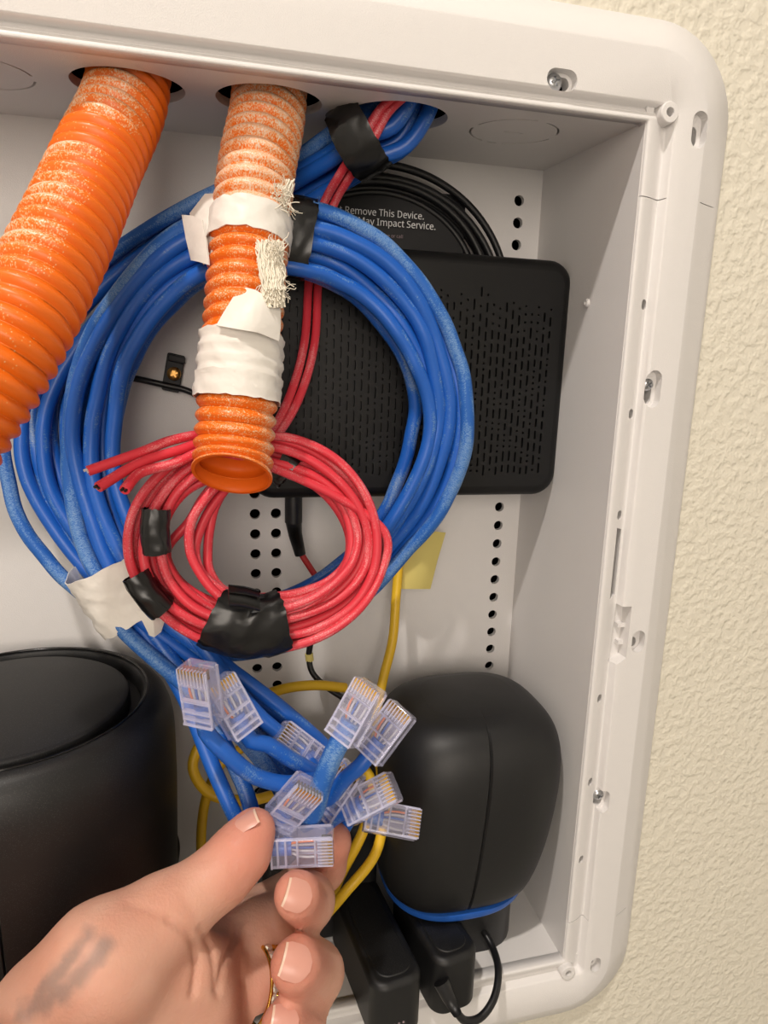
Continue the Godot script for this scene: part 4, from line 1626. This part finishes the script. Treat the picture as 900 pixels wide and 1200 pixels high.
	for id in index:
		var x: int = id % n.x
		var y: int = (id / n.x) % n.y
		var z: int = id / (n.x * n.y)
		if x == 0 or y == 0 or z == 0:
			continue
		var in0 := field[id] > 1.0
		for ax in 3:
			var step: int = [1, n.x, n.x * n.y][ax]
			var in1 := field[id + step] > 1.0
			if in0 == in1:
				continue
			var s1: int = [n.x, n.x * n.y, 1][ax]
			var s2: int = [n.x * n.y, 1, n.x][ax]
			if not (index.has(id - s1) and index.has(id - s2) and index.has(id - s1 - s2)):
				continue
			var q := [index[id], index[id - s1], index[id - s1 - s2], index[id - s2]]
			if in0:
				tris.append_array(PackedInt32Array([q[0], q[2], q[1], q[0], q[3], q[2]]))
			else:
				tris.append_array(PackedInt32Array([q[0], q[1], q[2], q[0], q[2], q[3]]))
	# a little relaxing, then creases pressed in
	for it in 2:
		var acc := PackedVector3Array()
		acc.resize(vs.size())
		var num := PackedInt32Array()
		num.resize(vs.size())
		for k in range(0, tris.size(), 3):
			for q in 3:
				acc[tris[k + q]] += vs[tris[k + (q + 1) % 3]] + vs[tris[k + (q + 2) % 3]]
				num[tris[k + q]] += 2
		for k in vs.size():
			if num[k] > 0:
				vs[k] = vs[k].lerp(acc[k] / num[k], 0.5)
	var nor := PackedVector3Array()
	nor.resize(vs.size())
	var recompute := func() -> void:
		nor.fill(Vector3.ZERO)
		for k in range(0, tris.size(), 3):
			var f := (vs[tris[k + 2]] - vs[tris[k]]).cross(vs[tris[k + 1]] - vs[tris[k]])
			for q in 3:
				nor[tris[k + q]] += f
		for k in vs.size():
			nor[k] = nor[k].normalized()
	recompute.call()
	# crease lines given in the photograph: list of pixel points, depth, width (mm)
	var creases := [[[[198, 1077], [210, 1085], [221, 1095], [228, 1110], [231, 1134], [226, 1166]], 1.5, 1.1], [[[279, 1080], [272, 1104], [262, 1129], [256, 1166]], 1.2, 1.1], [[[234, 1088], [247, 1110], [252, 1132], [252, 1160]], 0.9, 1.0],
		[[[290, 1092], [284, 1120], [284, 1150]], 0.8, 1.0], [[[272, 1008], [284, 1020], [291, 1032]], 0.5, 0.8], [[[268, 1016], [278, 1028], [284, 1042]], 0.45, 0.8], [[[240, 1009], [250, 1001], [258, 992]], 0.4, 0.7], [[[247, 1012], [257, 1003], [265, 995]], 0.4, 0.7], [[[254, 1014], [263, 1006], [271, 998]], 0.35, 0.7], [[[150, 1060], [172, 1064], [196, 1076]], 0.35, 1.4], [[[214, 1050], [224, 1062], [230, 1074]], 0.3, 1.0]]
	var inv_b := cam_basis.inverse()
	var vis := PackedVector2Array()
	vis.resize(vs.size())
	for k in vs.size():
		var q := inv_b * (vs[k] - CAM_AT)
		vis[k] = Vector2(450 + FOCAL * q.x / -q.z, 600 - FOCAL * q.y / -q.z)
	for cr in creases:
		var line := []
		for q in cr[0]:
			line.append(Vector2(q[0], q[1]))
		for k in vs.size():
			if nor[k].dot(CAM_AT - vs[k]) < 0:
				continue
			var best := 99.0
			for s in line.size() - 1:
				best = minf(best, vis[k].distance_to(Geometry2D.get_closest_point_to_segment(vis[k], line[s], line[s + 1])))
			best /= 3.4
			if best < cr[2] * 2.5:
				vs[k] -= nor[k] * cr[1] * exp(-pow(best / cr[2], 2))
	recompute.call()
	# colour: warm skin, redder knuckles and tips, a faded grey-blue tattoo on the wrist
	var nz := FastNoiseLite.new()
	nz.seed = 4
	nz.frequency = 0.05
	nz.fractal_octaves = 3
	var m := Mb.new()
	var tips := [at(300, 978, 36), at(386, 984, 12), at(348, 1050, 44), at(346, 1134, 52), at(332, 1204, 56)]
	var tat := [[Vector2(38, 1178), Vector2(104, 1096), 10.0], [Vector2(72, 1168), Vector2(124, 1106), 13.0], [Vector2(30, 1190), Vector2(70, 1160), 12.0]]
	for k in vs.size():
		var p := vs[k]
		var c := Color8(206, 150, 128).lerp(Color8(214, 165, 144), 0.5 + nz.get_noise_3dv(p * 0.8))
		var red := 0.0
		for q in tips:
			red = maxf(red, 1.0 - p.distance_to(q) / 24.0)
		c = c.lerp(Color8(212, 128, 110), clampf(red, 0, 1) * 0.7)
		var tt := 0.0
		for q in tat:
			var d: float = vis[k].distance_to(Geometry2D.get_closest_point_to_segment(vis[k], q[0], q[1])) / q[2]
			if nor[k].dot(CAM_AT - p) > 0:
				tt = maxf(tt, smoothstep(1.6, 0.1, d + 0.9 * nz.get_noise_3dv(p * 2.5)))
		c = c.lerp(Color8(96, 96, 98), tt * 0.42)
		m.tint = c.srgb_to_linear()
		m.vert(p, nor[k], Vector2(p.x, p.y) * 0.01)
	m.i = tris
	var t := thing("person", "left hand reaching in from below, thumb and finger pinching the blue cables", "person", at(60, 1225, 50))
	obj("hand", m, M["skin"], t)
	var face := func(u: float, v: float, z: float) -> Vector3: return (CAM_AT - at(u, v, z)).normalized()
	# nails: centre found on the skin along the line of sight
	for q in [[350, 1051, [364, 1056], [334, 1046], 0.30, -0.05, 9.6, 8.6, 8.0], [347, 1129, [366, 1136], [330, 1124], 0.26, -0.05, 10.6, 9.4, 8.6], [334, 1199, [352, 1204], [316, 1196], 0.2, 0.05, 9.0, 8.6, 7.6], [280, 963, [267, 988], [294, 942], -0.55, 0.4, 7.4, 11.0, 7.2]]:
		var want := Vector2(q[0], q[1])
		var best := -1
		var score := INF
		for k in vs.size():
			var s := vis[k].distance_to(want)
			if s < 6.0 and nor[k].dot(CAM_AT - vs[k]) > 0:
				s += 0.4 * (CAM_AT.distance_to(vs[k]) - 180)
				if s < score:
					score = s
					best = k
		if best < 0:
			continue
		var out: Vector3 = (nor[best] * 0.8 + face.call(q[0], q[1], 40) * 0.4 + cam_basis.x * q[4] + cam_basis.y * q[5]).normalized()
		var along := at(q[3][0], q[3][1], vs[best].z) - at(q[2][0], q[2][1], vs[best].z)
		nail(t, vs[best] + out * 0.35, along, out, q[6], q[7], q[8])
	# gold ring with clear stones on the ring finger
	t = thing("finger_ring", "gold ring set with small clear stones on the ring finger", "ring", at(316, 1168, 18))
	var axis := (at(345, 1154, 23) - at(270, 1157, 31)).normalized()
	var rc := at(301, 1155, 31.0)
	var fb := frames(PackedVector3Array([rc, rc + axis]))[0] as Basis
	var gm := Mb.new()
	var st := Mb.new()
	for q in [[1.3, 1.25], [2.9, 1.25], [-2.6, 0.7]]:
		var loop := PackedVector3Array()
		for k in 50:
			loop.append(rc + axis * q[0] + (fb.x * cos(TAU * k / 48.0) + fb.y * sin(TAU * k / 48.0)) * 12.9)
		tube(gm, loop, q[1], 10, null, axis, false)
	for k in 24:
		var d := fb.x * cos(TAU * k / 24.0) + fb.y * sin(TAU * k / 24.0)
		lathe(st, Transform3D(Basis(axis, d.cross(axis), d), rc + d * 12.4 - axis * 1.0), [[1.6, 0], [1.75, 0.9], [1.2, 1.6]], 8, 10)
	obj("band", gm, M["gold"], t)
	var sm := mat("stone", Color8(245, 240, 230), 0.05, 1.0)
	sm.metallic = 0.6
	obj("stone", st, sm, t)
